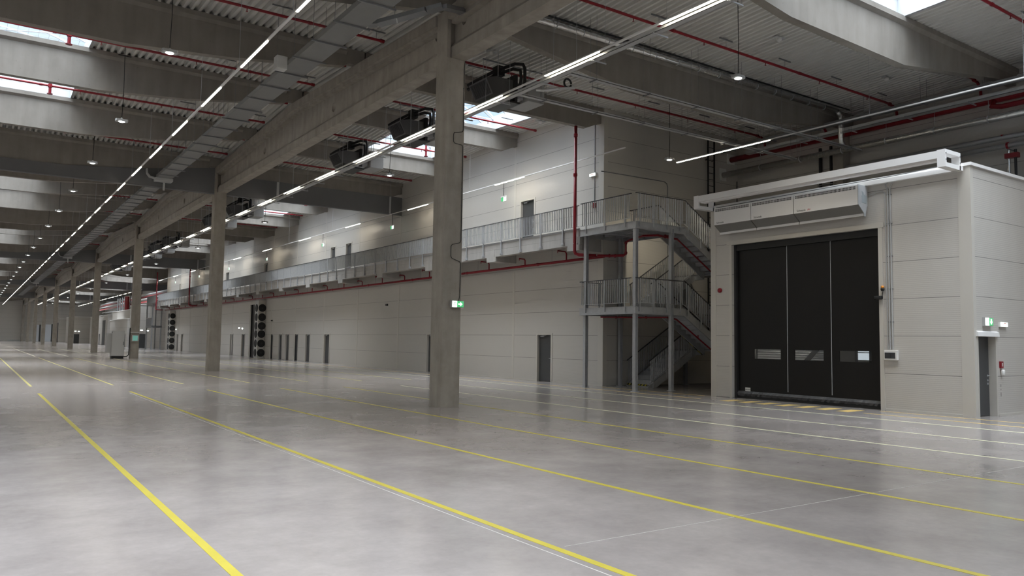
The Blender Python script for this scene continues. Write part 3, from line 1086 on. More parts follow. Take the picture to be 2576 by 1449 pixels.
# ================================================================== UNIT HEATERS
def heater_proto():
    """fan heater blowing to the left and down; the origin is the middle of the grille's top edge"""
    t = thing('unit_heater', '', 'heater', (0, 0, 0))
    obj('casing', MB().box(0.42, -0.52, -0.50, 1.05, 0.52, 0.14), 'heatergrey', t, bevel=0.015)
    hd = MB()
    f4 = [(0.0, -0.54, 0.02), (0.0, 0.54, 0.02), (0.26, 0.54, -0.46), (0.26, -0.54, -0.46)]
    b4 = [(0.46, -0.54, 0.16), (0.46, 0.54, 0.16), (0.46, 0.54, -0.50), (0.46, -0.54, -0.50)]
    hd.v = f4 + b4
    hd.f = [(0, 1, 2, 3), (4, 7, 6, 5), (0, 4, 5, 1), (1, 5, 6, 2), (2, 6, 7, 3), (3, 7, 4, 0)]
    obj('hood', hd, 'heatergrey', t)
    d = Vector((0.26, 0, -0.48)).normalized()
    nrm = Vector((-0.48, 0, -0.26)).normalized()
    gr = MB()
    base = Vector((0, 0, 0.02)) + nrm * 0.004
    gr.v = [tuple(base + Vector((0, sy * 0.47, 0)) + d * k) for sy, k in ((-1, 0.05), (1, 0.05), (1, 0.50), (-1, 0.50))]
    gr.v += [tuple(Vector(p) + nrm * 0.004) for p in gr.v[:4]]
    gr.f = [(0, 1, 2, 3), (7, 6, 5, 4), (0, 4, 5, 1), (1, 5, 6, 2), (2, 6, 7, 3), (3, 7, 4, 0)]
    g = obj('grille', gr, 'black', t)
    for i in range(8):
        y = -0.47 + 0.94 * (i + 0.5) / 8
        a = Vector((0, y, 0.02)) + d * 0.05 + nrm * 0.018
        obj('louvre', MB().bar(a, a + d * 0.45, 0.008, 0.012, nrm), 'heatergrey', g)
    fm = MB().box(1.051, -0.62, -0.58, 1.16, -0.50, 0.30).box(1.051, 0.50, -0.58, 1.16, 0.62, 0.30).box(1.051, -0.50, 0.16, 1.16, 0.50, 0.30).box(1.051, -0.5, -0.58, 1.16, 0.5, -0.46)
    obj('frame', fm, 'blackmetal', t)
    obj('drip_tray', MB().box(0.30, -0.62, -0.64, 1.25, 0.62, -0.585), 'blackmetal', t)
    obj('air_box', MB().box(1.50, -0.75, -0.52, 2.15, 0.35, 0.22), 'airbox', t, bevel=0.012)
    obj('air_duct', MB().box(1.165, -0.45, -0.42, 1.50, 0.30, 0.12), 'galv', t)
    pp = MB()
    pp.tube([(1.16, -0.55, -0.30), (1.25, -0.80, -0.28), (1.27, -0.86, 0.0), (1.27, -0.86, 0.48), (1.22, -0.82, 0.62), (1.05, -0.60, 0.66), (0.75, 0.1, 0.56), (0.45, 0.85, 0.36), (0.3, 1.1, 0.24)], 0.055, 8)
    pp.tube([(1.16, -0.55, -0.05), (1.22, -0.68, -0.03), (1.24, -0.70, 0.2), (1.22, -0.68, 0.46), (1.05, -0.50, 0.52), (0.75, 0.15, 0.42), (0.45, 0.85, 0.22), (0.3, 1.1, 0.10)], 0.055, 8)
    pp.box(0.72, -0.12, 0.38, 0.98, 0.22, 0.70)
    obj('heating_pipe', pp, 'black', t)
    for x, y in ((0.5, -0.45), (0.5, 0.45), (1.55, -0.7), (2.1, 0.3)):
        obj('drop_rod', MB().tube([(x, y, 0.13), (x, y, 1.05)], 0.011, 5), 'galv', t)
    obj('support_bar', MB().box(0.2, -0.02, 0.80, 2.3, 0.02, 0.84), 'galv_dark', t)
    obj('support_bar', MB().box(0.2, 0.9, 0.86, 1.6, 0.94, 0.89), 'galv_dark', t)
    return t
h0 = heater_proto()
HL = ['black and grey unit heater hanging right of the nearest column', 'unit heater hanging just left of the nearest column, white air box behind',
      'unit heater between the second and nearest columns, third from the camera', 'unit heater just right of the second column',
      'small dark unit heater left of the second column', 'unit heater seen between the second and third columns, right one',
      'unit heater between the second and third columns, left one', 'unit heater just right of the third column', 'distant unit heater left of the third column']
HP = [(13.0, y, 10.08) for y in (21.0, 27.1, 33.3, 51.3, 57.6, 72.4, 78.5, 84.6, 103.0)]
for i, (p, lab) in enumerate(zip(HP, HL)):
    if i == 0: h0.location = p; h0['label'] = lab; h0['group'] = 'unit heaters along the light line'
    else: dup(h0, p, lab, 'unit heaters along the light line')

# ================================================================== SPRINKLER PIPES
def sprinkler(xa, xb, y, label, heads, group):
    z = zr(y) - 0.30
    t = thing('sprinkler_pipe', label, 'sprinkler pipe', ((xa + xb) / 2, y, z), group)
    mb = MB().tube([(xa, y, z), (xb, y, z)], 0.042, 8)
    x = xa + 5.6
    while x < xb - 0.5:
        mb.tube([(x - 0.05, y, z), (x + 0.05, y, z)], 0.054, 8)
        x += 6.0
    obj('pipe', mb, 'red', t)
    obj('end_cap', MB().tube([(xb - 0.10, y, z), (xb + 0.01, y, z)], 0.060, 8), 'darkred', t)
    if heads:
        x = xa + 1.1
        while x < xb - 0.3:
            obj('sprinkler_head', MB().tube([(x, y, z - 0.03), (x, y, z - 0.10)], 0.014, 6).lathe([(0.03, 0), (0.03, 0.008)], (x, y, z - 0.125), 'z', 8), 'darkred', t)
            obj('pipe_hanger', MB().tube([(x + 1.0, y, z + 0.03), (x + 1.0, y, zr(y) - 0.02)], 0.006, 4).box(x + 0.7, y - 0.02, zr(y) - 0.045, x + 1.3, y + 0.02, zr(y) - 0.015), 'galv_dark', t)
            x += 2.9
nlp = nrp = 0
for k in range(0, 72):
    y = 12.6 + 3.0 * k
    if y > 160: break
    near = y < 50
    if y > 14:
        sprinkler(-4.0, 9.95, y, '%s red sprinkler pipe across the left bay, from the camera' % ordn(nlp), near and y < 40, 'left bay sprinkler pipes')
        nlp += 1
for k in range(-1, 49):
    y = 12.6 + 3.0 * k
    xe = 20.2 if GALY0 < y < GALY1 else 27.9
    sprinkler(10.75, xe, y, '%s red sprinkler pipe right of the girders, from the camera' % ordn(nrp), y < 40, 'right bay sprinkler pipes')
    nrp += 1
for i, (x, y) in enumerate(((19.2, 15.75), (18.4, 27.75), (17.2, 33.75))):
    pass

# rooflight sprinkler droppers
for i, (x, y) in enumerate(((2.0, 27.6), (1.9, 33.6), (17.9, 33.6), (16.3, 27.6), (18.3, 51.6))):
    z = zr(y) - 0.30
    t = thing('sprinkler_dropper', ['red dropper pipe in the nearest left rooflight', 'red dropper pipe in the second gap of the left rooflight',
              'red dropper pipe in the right rooflight left of the column', 'red riser crossing the right rooflight behind the nearest column',
              'red dropper pipe in the rooflight beyond the second column'][i], 'sprinkler pipe', (x, y, z))
    obj('pipe', MB().tube([(x, y, z - 0.28), (x, y, z + 0.75)], 0.05, 8).tube([(x, y, z - 0.06), (x, y, z + 0.06)], 0.075, 8), 'red', t)
    obj('head_plate', MB().lathe([(0.10, 0), (0.10, 0.02)], (x, y, z - 0.32), 'z', 10), 'darkred', t)
t = thing('sprinkler_branch', 'short red branch pipe rising into the right rooflight', 'sprinkler pipe', (16.8, 29, 11.5))
obj('pipe', MB().tube([(17.0, 24.6, zr(24.6) - 0.25), (16.9, 29.6, zr(29) + 0.15), (16.9, 33.4, zr(33) + 0.1)], 0.045, 8), 'red', t)
obj('end_cap', MB().tube([(16.9, 33.38, zr(33) + 0.1), (16.9, 33.5, zr(33) + 0.1)], 0.06, 8), 'darkred', t)

# smoke detectors on the deck
for i, (x, y) in enumerate(((12.4, 18.98), (13.4, 20.85), (12.8, 26.5), (13.0, 32.7), (19.9, 14.6), (25.9, 14.6), (6.9, 26.2), (6.9, 32.1), (20.0, 27.0))):
    lab = ['white smoke detector on the deck above the nearest heater', 'white smoke detector beside a black rail right of the nearest column',
           'white smoke detector above the second heater', 'white smoke detector above the third heater',
           'white smoke detector on the deck at the upper right', 'white smoke detector on the deck above the box room awning',
           'white smoke detector above the left light line, near the camera', 'white smoke detector above the left light line, farther one',
           'white smoke detector near the gallery wall top'][i]
    t = thing('smoke_detector', lab, 'smoke detector', (x, y, zr(y)), 'smoke detectors')
    z = zr(y)
    obj('mounting_plate', MB().box(x - 0.22, y - 0.08, z - 0.035, x + 0.22, y + 0.08, z - 0.004), 'tray', t)
    obj('sensor', MB().lathe([(0.035, -0.135), (0.075, -0.11), (0.085, -0.036)], (x, y, z), 'z', 12), 'white', t, True)

# lagged silver pipe along the deep beam, dropping to the big silver pipe
t = thing('insulated_pipe', 'silver lagged pipe running along the top of the deep roof beam', 'pipe', (20, 17.4, 11.0))
z = zr(17.4) - 0.18
obj('lagging', MB().tube([(10.8, 17.42, z), (27.3, 17.42, z)], 0.10, 10), 'foil', t, True)
for i in range(16):
    obj('band', MB().tube([(11.4 + i, 17.42, z), (11.43 + i, 17.42, z)], 0.108, 10), 'galv', t)
obj('cable_rail', MB().box(10.8, 17.28, z + 0.13, 28.0, 17.33, z + 0.16), 'blackmetal', t)

# ================================================================== GALLERY
FX = 19.50                                   # outer edge of the gallery
t = thing('gallery_walkway', 'long concrete gallery walkway cantilevered along the panel wall', 'walkway', (20.1, 66, 6.0))
obj('deck_slab', MB().box(FX, GALY0 + 0.04, 5.91, GALX - 0.005, GALY1, GZ), 'conc_pale', t)
edge = MB()
yk = [24.0 + 6 * k for k in range(15)]
prev = GALY0 + 0.04
k = 0
for y in yk:
    if y - 0.25 > prev:
        seg = MB().prism([(FX, 5.59), (FX + 0.30, 5.59), (FX + 0.30, 5.905), (FX, 5.905)], 'y', prev, y - 0.255)
        obj('edge_beam', seg, 'conc_pale', t)
    prev = y + 0.255
obj('edge_beam', MB().box(FX, prev, 5.59, FX + 0.30, GALY1, 5.905), 'conc_pale', t)
for y in yk:
    c = MB().prism([(y - 0.38, 5.37), (y + 0.38, 5.37), (y + 0.38, 5.588), (y + 0.25, 5.588), (y + 0.25, 5.905), (y - 0.25, 5.905), (y - 0.25, 5.588), (y - 0.38, 5.588)], 'x', FX - 0.012, FX + 0.34)
    c.box(FX + 0.34, y - 0.30, 5.37, GALX - 0.003, y + 0.30, 5.905)
    obj('console', c, 'conc_pale', t)
obj('kick_strip', MB().box(FX - 0.012, 23.6, GZ - 0.02, FX - 0.001, GALY1, GZ + 0.06), 'galv', t)

def flat_post(x, y, z0, z1, dirx=True):
    return MB().box(x - 0.03, y - 0.008, z0, x + 0.03, y + 0.008, z1)

t = thing('gallery_railing', 'galvanised baluster railing along the front of the gallery', 'railing', (FX, 66, 6.2))
RX = FX - 0.055
top, low = 7.13, 6.29
obj('handrail', MB().box(RX - 0.025, 23.62, top - 0.012, RX + 0.025, GALY1, top + 0.012), 'handrail', t)
obj('bottom_rail', MB().box(RX - 0.02, 23.62, low - 0.008, RX + 0.02, GALY1, low + 0.008), 'galv', t)
y0p = 24.63
p0 = None
np_ = int((GALY1 - y0p) / 1.5)
inf0 = None
for i in range(np_ + 1):
    y = y0p + 1.5 * i
    if p0 is None:
        mb = MB().box(RX - 0.025, y - 0.03, 5.72, RX + 0.025, y + 0.03, top - 0.013)
        mb.box(RX - 0.03, y - 0.07, 5.63, FX - 0.001, y + 0.07, 5.74).box(RX - 0.045, y - 0.02, 5.66, RX - 0.03, y + 0.02, 5.70)
        p0 = obj('post', mb, 'galv', t)
        mi = MB()
        for j in range(1, 13):
            yy = y + 1.5 * j / 13
            mi.box(RX - 0.018, yy - 0.006, low + 0.009, RX + 0.018, yy + 0.006, top - 0.013)
        inf0 = obj('baluster_panel', mi, 'galv', t)
    else:
        c = p0.copy(); COL.objects.link(c); c.parent = t; c.location = (0, 1.5 * i, 0)
        if i < np_:
            c = inf0.copy(); COL.objects.link(c); c.parent = t; c.location = (0, 1.5 * i, 0)
mi = MB()
for j in range(1, 9):
    yy = 23.62 + 1.0 * j / 9
    mi.box(RX - 0.018, yy - 0.006, low + 0.009, RX + 0.018, yy + 0.006, top - 0.013)
obj('baluster_panel', mi, 'galv', t)

# fire pipe under the gallery
t = thing('fire_pipe', 'red fire pipe running along the panel wall under the gallery', 'sprinkler pipe', (20.4, 66, 5.15))
obj('main_pipe', MB().tube([(20.42, 23.2, 5.15), (20.42, 109.3, 5.15)], 0.055, 10), 'red', t, True)
i = 0
for y in [25.6 + 6 * k for k in range(14)]:
    obj('branch', MB().tube([(20.42, y, 5.17), (20.42, y, 5.46), (20.36, y, 5.54), (19.95, y, 5.55)], 0.032, 8).tube([(19.95, y, 5.56), (19.95, y, 5.45)], 0.016, 6), 'red', t)
    obj('branch', MB().tube([(20.42, y + 3.0, 5.17), (20.42, y + 3.0, 5.40), (20.38, y + 3.0, 5.46), (20.10, y + 3.0, 5.47)], 0.032, 8).tube([(20.1, y + 3.0, 5.48), (20.1, y + 3.0, 5.38)], 0.016, 6), 'red', t)
    obj('coupling', MB().tube([(20.42, y + 2.0, 5.15), (20.42, y + 2.12, 5.15)], 0.072, 10), 'red', t)
    if i < 8:
        obj('pipe_hanger', MB().tube([(20.42, y + 1.0, 5.21), (20.42, y + 1.0, 5.905)], 0.007, 4), 'galv_dark', t)
    i += 1
def riser(y, x, lab, zt_):
    t = thing('fire_riser', lab, 'sprinkler pipe', (x, y, 5.2))
    obj('pipe', MB().tube([(x, y, zt_), (x, y, 5.32), (x + 0.02, y - 0.03, 5.22), (x + 0.12, y - 0.10, 5.17), (x + 0.75, y - 0.42, 5.16)], 0.065, 10), 'red', t, True)
    obj('coupling', MB().tube([(x, y, 8.3), (x, y, 8.42)], 0.082, 10), 'red', t)
    obj('coupling', MB().tube([(x, y, 9.9), (x, y, 10.02)], 0.082, 10), 'red', t)
    obj('clamp', MB().bar((x - 0.08, y, 5.62), (x + 0.25, y, 5.62), 0.03, 0.02), 'galv', t)
riser(23.72, 19.33, 'red fire riser dropping past the gallery end beside the stairs', zr(23.7) - 0.95)
riser(90.6, 19.33, 'red fire riser on the gallery seen left of the second column', zr(90.6) - 1.9)
riser(109.4, 19.33, 'red fire riser at the far end of the gallery', zr(109.4) - 1.2)
t = thing('fire_valve_run', 'short red pipe run with valves under the upper stair platform', 'sprinkler pipe', (20.6, 22.9, 5.2))
obj('pipe', MB().tube([(20.12, 23.28, 5.16), (20.55, 22.95, 5.16), (20.95, 22.65, 5.18)], 0.055, 8).tube([(20.95, 22.65, 5.18), (21.02, 22.6, 5.25), (21.02, 22.6, 5.70), (21.0, 22.4, 5.76), (20.6, 21.2, 5.78), (20.9, 20.75, 5.78), (21.9, 20.72, 5.72)], 0.04, 8), 'red', t)
for p in ((20.5, 22.98, 5.16), (20.68, 22.85, 5.16), (21.02, 22.6, 5.28), (21.02, 22.6, 5.68), (21.3, 20.74, 5.77), (21.45, 20.74, 5.77)):
    obj('flange', MB().lathe([(0.075, -0.015), (0.075, 0.015)], p, 'x', 10), 'darkred', t)

# ================================================================== STEEL STAIR
SX0, SX1 = 19.43, 21.92
SY0, SY1 = 20.38, 23.50
t = thing('steel_staircase', 'galvanised steel stair tower with two platforms beside the panel wall', 'staircase', (21, 22, 0))
def hpost(x, y, z1):
    """rolled H section standing on a base plate"""
    mb = MB().box(x - 0.07, y - 0.07, 0.0, x - 0.055, y + 0.07, z1).box(x + 0.055, y - 0.07, 0.0, x + 0.07, y + 0.07, z1)
    mb.box(x - 0.055, y - 0.006, 0.0, x + 0.055, y + 0.006, z1)
    mb.box(x - 0.12, y - 0.11, 0.0, x + 0.12, y + 0.11, 0.018)
    return obj('post', mb, 'galv', t)
for x, y in ((19.50, 20.46), (21.26, 20.40), (19.66, 23.40), (21.50, 23.42), (25.2, 20.5), (25.2, 23.35)):
    hpost(x, y, 6.0 if x < 23 else 4.4)
def channel(p, q, h=0.22):
    mb = MB()
    p, q = Vector(p), Vector(q)
    mb.bar(p, q, 0.012, h)
    d = Vector((0, 0, h / 2))
    mb.bar(p + d, q + d, 0.07, 0.012)
    mb.bar(p - d, q - d, 0.07, 0.012)
    return mb
def platform(z, name):
    for i, (p, q) in enumerate((((SX0, SY0, z - 0.14), (SX1, SY0, z - 0.14)), ((SX0, SY1, z - 0.14), (SX1, SY1, z - 0.14)),
                 ((SX0, SY0, z - 0.14), (SX0, SY1, z - 0.14)), ((SX1, SY0 + 0.1, z - 0.14), (SX1, SY1, z - 0.14)))):
        obj('edge_channel', channel(p, q, 0.26), 'galv', t)
    for i in range(1, 4):
        x = SX0 + (SX1 - SX0) * i / 4
        obj('floor_joist', MB().box(x - 0.035, SY0 + 0.05, z - 0.18, x + 0.035, SY1 - 0.05, z - 0.03), 'galv', t)
    for i in (1, 2):
        y = SY0 + (SY1 - SY0) * i / 3
        obj('floor_joist', MB().box(SX0 + 0.05, y - 0.035, z - 0.24, SX1 - 0.05, y + 0.035, z - 0.185), 'galv', t)
    g = MB()
    g.box(SX0 + 0.02, SY0 + 0.02, z - 0.028, SX1 - 0.02, SY1 - 0.02, z - 0.004)
    obj('floor_grating', g, 'galv_dark', t)
def rail_run(p, q, npost, spacing=0.115):
    """handrail, bottom rail, posts and balusters between floor points p and q"""
    p, q = Vector(p), Vector(q)
    up_ = Vector((0, 0, 1))
    obj('handrail', MB().bar(p + up_ * 1.02, q + up_ * 1.02, 0.045, 0.03), 'handrail', t)
    obj('bottom_rail', MB().bar(p + up_ * 0.13, q + up_ * 0.13, 0.04, 0.014), 'galv', t)
    L = (q - p).length
    n = max(2, int(L / spacing))
    hx_, hy_ = (0.006, 0.020) if abs(q.x - p.x) > abs(q.y - p.y) else (0.020, 0.006)
    mb = MB()
    for i in range(1, n):
        c = p.lerp(q, i / n)
        mb.box(c.x - hx_, c.y - hy_, c.z + 0.135, c.x + hx_, c.y + hy_, c.z + 1.01)
    obj('baluster_panel', mb, 'galv', t)
    for i in range(npost):
        c = p.lerp(q, (i + 0.3) / (npost - 0.4))
        obj('rail_post', MB().box(c.x - 0.022, c.y - 0.022, c.z - 0.18, c.x + 0.022, c.y + 0.022, c.z + 1.008), 'galv', t)
PZ1, PZ2 = 6.14, 3.06
for z in (PZ1, PZ2):
    platform(z, 'p')
rail_run((SX0 - 0.03, SY0 - 0.03, PZ1), (SX1, SY0 - 0.03, PZ1), 4)
rail_run((SX0 - 0.03, SY0 + 0.2, PZ1), (SX0 - 0.03, 23.45, PZ1), 3)
rail_run((SX0 - 0.03, SY0 - 0.03, PZ2), (SX1, SY0 - 0.03, PZ2), 4)
rail_run((SX0 - 0.03, SY0 + 0.2, PZ2), (SX0 - 0.03, 23.45, PZ2), 3)
rail_run((SX0 + 0.1, SY1 - 0.02, PZ2), (20.6, SY1 - 0.02, PZ2), 2)
rail_run((SX1 + 0.02, 21.72, PZ1), (SX1 + 0.02, 23.4, PZ1), 2)
LX = 24.45
def flight(x0, z0, x1, z1, ya, yb, tape=False):
    """stringers with folded plate treads from (x0,z0) to (x1,z1)"""
    for y in (ya, yb):
        obj('stringer', MB().bar((x0, y, z0 - 0.10), (x1, y, z1 - 0.10), 0.055, 0.26), 'galv', t)
    n = max(3, int(round(abs(z1 - z0) / 0.171)))
    for i in range(n):
        x = x0 + (x1 - x0) * (i + 0.5) / n
        z = z0 + (z1 - z0) * (i + 0.5) / n
        w = abs(x1 - x0) / n
        s = 1 if (x1 - x0) * (z1 - z0) > 0 else -1         # +1 when the stair climbs towards +x
        mb = MB().box(x - w / 2 - 0.02, ya + 0.03, z - 0.004, x + w / 2 + 0.02, yb - 0.03, z + 0.004)
        xr = x - s * (w / 2 + 0.02)
        mb.box(xr - 0.004, ya + 0.03, z - 0.165, xr + 0.004, yb - 0.03, z - 0.004)
        obj('tread', mb, 'galv', t)
NA, NB = 20.44, 21.64                       # near flights
FA, FB = 22.15, 23.35                       # far flights
flight(SX1, PZ1, LX, 4.60, NA, NB)
flight(LX, 4.60, SX1, PZ2, FA, FB)
flight(SX1, PZ2, LX, 1.53, NA, NB)
flight(LX, 1.53, SX1 - 0.08, 0.02, FA, FB)
for z in (4.60, 1.53):
    g = MB().box(LX, SY0 + 0.02, z - 0.03, LX + 1.2, SY1 - 0.02, z - 0.004)
    obj('landing_plate', g, 'galv_dark', t)
    for p, q in (((LX, SY0, z - 0.12), (LX + 1.2, SY0, z - 0.12)), ((LX, SY1, z - 0.12), (LX + 1.2, SY1, z - 0.12)), ((LX + 0.02, NB, z - 0.12), (LX + 0.02, FA, z - 0.12))):
        obj('edge_channel', channel(p, q, 0.22), 'galv', t)
rail_run((SX1, SY0 - 0.03, PZ1), (LX, SY0 - 0.03, 4.60), 4)
rail_run((SX1, SY0 - 0.03, PZ2), (LX, SY0 - 0.03, 1.53), 4)
rail_run((LX, FB + 0.03, 4.60), (SX1, FB + 0.03, PZ2), 3)
rail_run((LX, FA - 0.03, 4.60), (SX1, FA - 0.03, PZ2), 3)
rail_run((LX, FB + 0.03, 1.53), (SX1 - 0.08, FB + 0.03, 0.02), 4)
rail_run((LX, FA - 0.03, 1.53), (SX1 - 0.08, FA - 0.03, 0.02), 4)
rail_run((SX1, NB + 0.05, PZ1), (LX, NB + 0.05, 4.60), 3)
rail_run((SX1, NB + 0.05, PZ2), (LX, NB + 0.05, 1.53), 3)
tp = MB().box(SX1 - 0.135, FA + 0.03, 0.06, SX1 - 0.128, FB - 0.03, 0.13)
obj('hazard_tape', tp, 'hazard', t)
obj('hazard_tape', MB().bar((22.75, NB + 0.085, 2.40), (LX, NB + 0.085, 1.33), 0.006, 0.10), 'hazard', t)
obj('hazard_tape', MB().bar((LX, SY0 - 0.005, 1.42), (LX + 1.15, SY0 - 0.005, 1.42), 0.006, 0.09), 'hazard', t)

t = thing('stair_fire_pipe', 'thin red pipe following the underside of the upper stair flight', 'sprinkler pipe', (23, 21, 4.8))
obj('pipe', MB().tube([(21.3, 20.75, 5.77), (21.95, 20.75, 5.72), (24.4, 20.75, 4.27), (25.3, 20.75, 4.27)], 0.03, 8).tube([(23.1, 20.75, 5.04), (23.1, 20.75, 5.16)], 0.02, 6), 'red', t)
t = thing('stair_fire_pipe', 'thin red pipe under the lower platform and lower near flight', 'sprinkler pipe', (23, 21, 2.2))
obj('pipe', MB().tube([(19.9, 22.8, 2.72), (21.0, 21.6, 2.72), (21.4, 20.75, 2.72), (21.9, 20.75, 2.66), (24.4, 20.75, 1.20), (25.3, 20.75, 1.20)], 0.03, 8).tube([(23.1, 20.75, 1.96), (23.1, 20.75, 2.08)], 0.02, 6), 'red', t)
for p in ((20.3, 22.36, 2.72), (20.75, 21.87, 2.72), (21.05, 21.5, 2.72), (21.5, 20.75, 2.71), (21.7, 20.75, 2.69)):
    obj('flange', MB().lathe([(0.055, -0.015), (0.055, 0.015)], p, 'x', 10), 'darkred', t)
for z, lab in ((4.18, 'dark valve pipe under the upper half landing'), (1.12, 'dark valve pipe under the lower half landing')):
    t = thing('valve_pipe', lab, 'pipe', (25, 21.2, z))
    mb = MB().tube([(24.5, 21.2, z), (26.8, 21.2, z + 0.03)], 0.03, 8)
    obj('pipe', mb, 'blackmetal', t)
    for x in (24.75, 24.95, 25.6):
        obj('valve', MB().lathe([(0.075, -0.03), (0.075, 0.03)], (x, 21.2, z), 'x', 10), 'blackmetal', t)
t = thing('stair_brace', 'slanted steel brace behind the stair near the box room', 'brace', (26, 23, 3))
obj('brace', MB().bar((25.7, 23.54, 4.55), (26.9, 23.54, 1.6), 0.05, 0.06), 'galv', t)

# ladder and cables on the gable wall
t = thing('roof_ladder', 'dark steel ladder fixed on the gable wall left of the box room', 'ladder', (27.0, 23.5, 0))
YL = GALY0 - 0.16
obj('rail', MB().box(26.72, YL - 0.02, 2.2, 26.77, YL + 0.04, 10.9), 'blackmetal', t)
obj('rail', MB().box(27.13, YL - 0.02, 2.2, 27.18, YL + 0.04, 10.9), 'blackmetal', t)
for i in range(29):
    z = 2.45 + 0.29 * i
    obj('rung', MB().tube([(26.77, YL, z), (27.13, YL, z)], 0.015, 6), 'blackmetal', t)
for z in (3.0, 6.5, 10.0):
    obj('wall_bracket', MB().box(26.73, YL + 0.04, z, 26.76, GALY0 - 0.002, z + 0.05).box(27.14, YL + 0.04, z, 27.17, GALY0 - 0.002, z + 0.05), 'blackmetal', t)
t = thing('conduit', 'thin grey conduit bent across the gable wall above the stair platform', 'conduit', (23, GALY0 - 0.03, 8))
obj('conduit', MB().tube([(20.45, GALX and 23.45, 8.62), (20.9, GALY0 - 0.025, 8.66), (24.10, GALY0 - 0.025, 8.69), (24.27, GALY0 - 0.025, 8.62), (24.32, GALY0 - 0.025, 8.48), (24.32, GALY0 - 0.025, 3.2)], 0.018, 6), 'galv_dark', t)
t = thing('cable_drop', 'thin black cable hanging on the gable wall above the box room', 'cable', (28.9, 23.5, 8))
obj('cable', MB().tube([(28.85, GALY0 - 0.03, 9.3), (28.85, GALY0 - 0.03, 6.5)], 0.02, 6), 'black', t)
t = thing('emergency_light', 'lit white emergency lamp with red print at the end of the gallery wall', 'emergency light', (20.60, 24.15, 8.6))
obj('housing', MB().box(20.60, 23.98, 8.55, 20.695, 24.36, 8.68), 'white', t)
obj('lens', MB().box(20.585, 24.0, 8.56, 20.599, 24.34, 8.67), 'signwhite', t)
obj('mark', MB().box(20.580, 24.08, 8.62, 20.584, 24.26, 8.645), 'redletter', t)
t = thing('conduit', 'vertical grey conduit on the gallery wall through the emergency lamp', 'conduit', (20.68, 24.1, 8))
obj('conduit', MB().tube([(20.675, 24.12, 10.9), (20.675, 24.12, 8.69)], 0.02, 6).tube([(20.675, 24.12, 8.54), (20.675, 24.12, 7.45)], 0.02, 6), 'galv', t)
t = thing('call_point', 'red alarm bell on the gallery wall behind the railing', 'alarm', (20.66, 24.15, 7.35))
obj('box', MB().box(20.64, 24.03, 7.25, 20.698, 24.21, 7.44), 'red', t)
obj('bell', MB().lathe([(0.07, -0.05), (0.05, -0.02), (0.06, 0)], (20.64, 24.12, 7.30), 'x', 12), 'red', t)

# hanging exit signs in front of the gallery wall
def hang_sign(x, y, label):
    t = thing('exit_sign', label, 'exit sign', (x, y, 8.2), 'exit signs above the gallery')
    obj('rod', MB().tube([(x, y, 8.42), (x, y, 9.05)], 0.014, 6), 'blackmetal', t)
    obj('housing', MB().box(x - 0.03, y - 0.20, 8.36, x + 0.03, y + 0.20, 8.42), 'white', t)
    obj('panel', MB().box(x - 0.008, y - 0.19, 8.18, x + 0.008, y + 0.01, 8.359), 'signwhite', t)
    obj('panel', MB().box(x - 0.008, y + 0.011, 8.18, x + 0.008, y + 0.19, 8.359), 'signgreen', t)
for i, y in enumerate((29.5, 41.15, 52.1, 64.8, 76.5, 88.5, 100.5)):
    hang_sign(19.8, y, '%s lit green exit sign hanging before the upper gallery wall, from the stairs' % ordn(i))

# ================================================================== BOX ROOM WITH THE FOLD-UP DOOR
DY0, DY1, DZ = 11.90, 16.98, 5.03
t = thing('panel_room', 'white panelled box room with the wide black door, at the right', 'room', (24.7, 13.6, 0))
w = 0.16
XE = BACKX - 0.01
mb = MB()
mb.box(HX, HY0, 0, HX + w, DY0, HZ - 0.08).box(HX, DY1, 0, HX + w, HY1, HZ - 0.08).box(HX, DY0, DZ, HX + w, DY1, HZ - 0.08)
obj('front_wall', mb, 'panel', t)
SDX0, SDX1 = 20.72, 21.66
mb = MB().box(HX + w, HY0, 0, SDX0, HY0 + w, HZ - 0.08).box(SDX1, HY0, 0, XE, HY0 + w, HZ - 0.08).box(SDX0, HY0, DH, SDX1, HY0 + w, HZ - 0.08)
obj('side_wall', mb, 'panel', t)
obj('rear_side_wall', MB().box(HX + w, HY1 - w, 0, XE, HY1, HZ - 0.08), 'panel', t)
obj('roof', MB().box(HX + w, HY0 + w, HZ - 0.30, XE, HY1 - w, HZ - 0.12), 'tray', t)
cp = MB().box(HX - 0.05, HY0 - 0.05, HZ - 0.08, HX + w + 0.03, HY1 + 0.03, HZ).box(HX + w + 0.03, HY0 - 0.05, HZ - 0.08, XE, HY0 + w + 0.03, HZ)
cp.box(HX + w + 0.03, HY1 - w, HZ - 0.08, XE, HY1 + 0.03, HZ)
obj('coping', cp, 'house_white', t)
obj('corner_cover', MB().box(HX - 0.012, HY0 - 0.012, 0.0, HX + 0.14, HY0, HZ - 0.082).box(HX - 0.012, HY0, 0, HX, HY0 + 0.30, HZ - 0.082), 'trim', t)
obj('corner_cover', MB().box(HX - 0.012, HY1 - 0.22, 0.0, HX, HY1, HZ - 0.082), 'trim', t)
obj('base_strip', MB().box(HX - 0.02, HY0 + 0.30, 0.0, HX - 0.001, DY0 - 0.14, 0.06).box(SDX1 + 0.12, HY0 - 0.02, 0, XE, HY0 - 0.001, 0.06), 'trim', t)
fr = MB().box(HX - 0.02, DY0 - 0.12, 0, HX, DY0, DZ + 0.12).box(HX - 0.02, DY1, 0, HX, DY1 + 0.10, DZ + 0.12).box(HX - 0.025, DY0 - 0.16, DZ, HX, DY1 + 0.20, DZ + 0.13)
obj('door_surround', fr, 'trim', t)

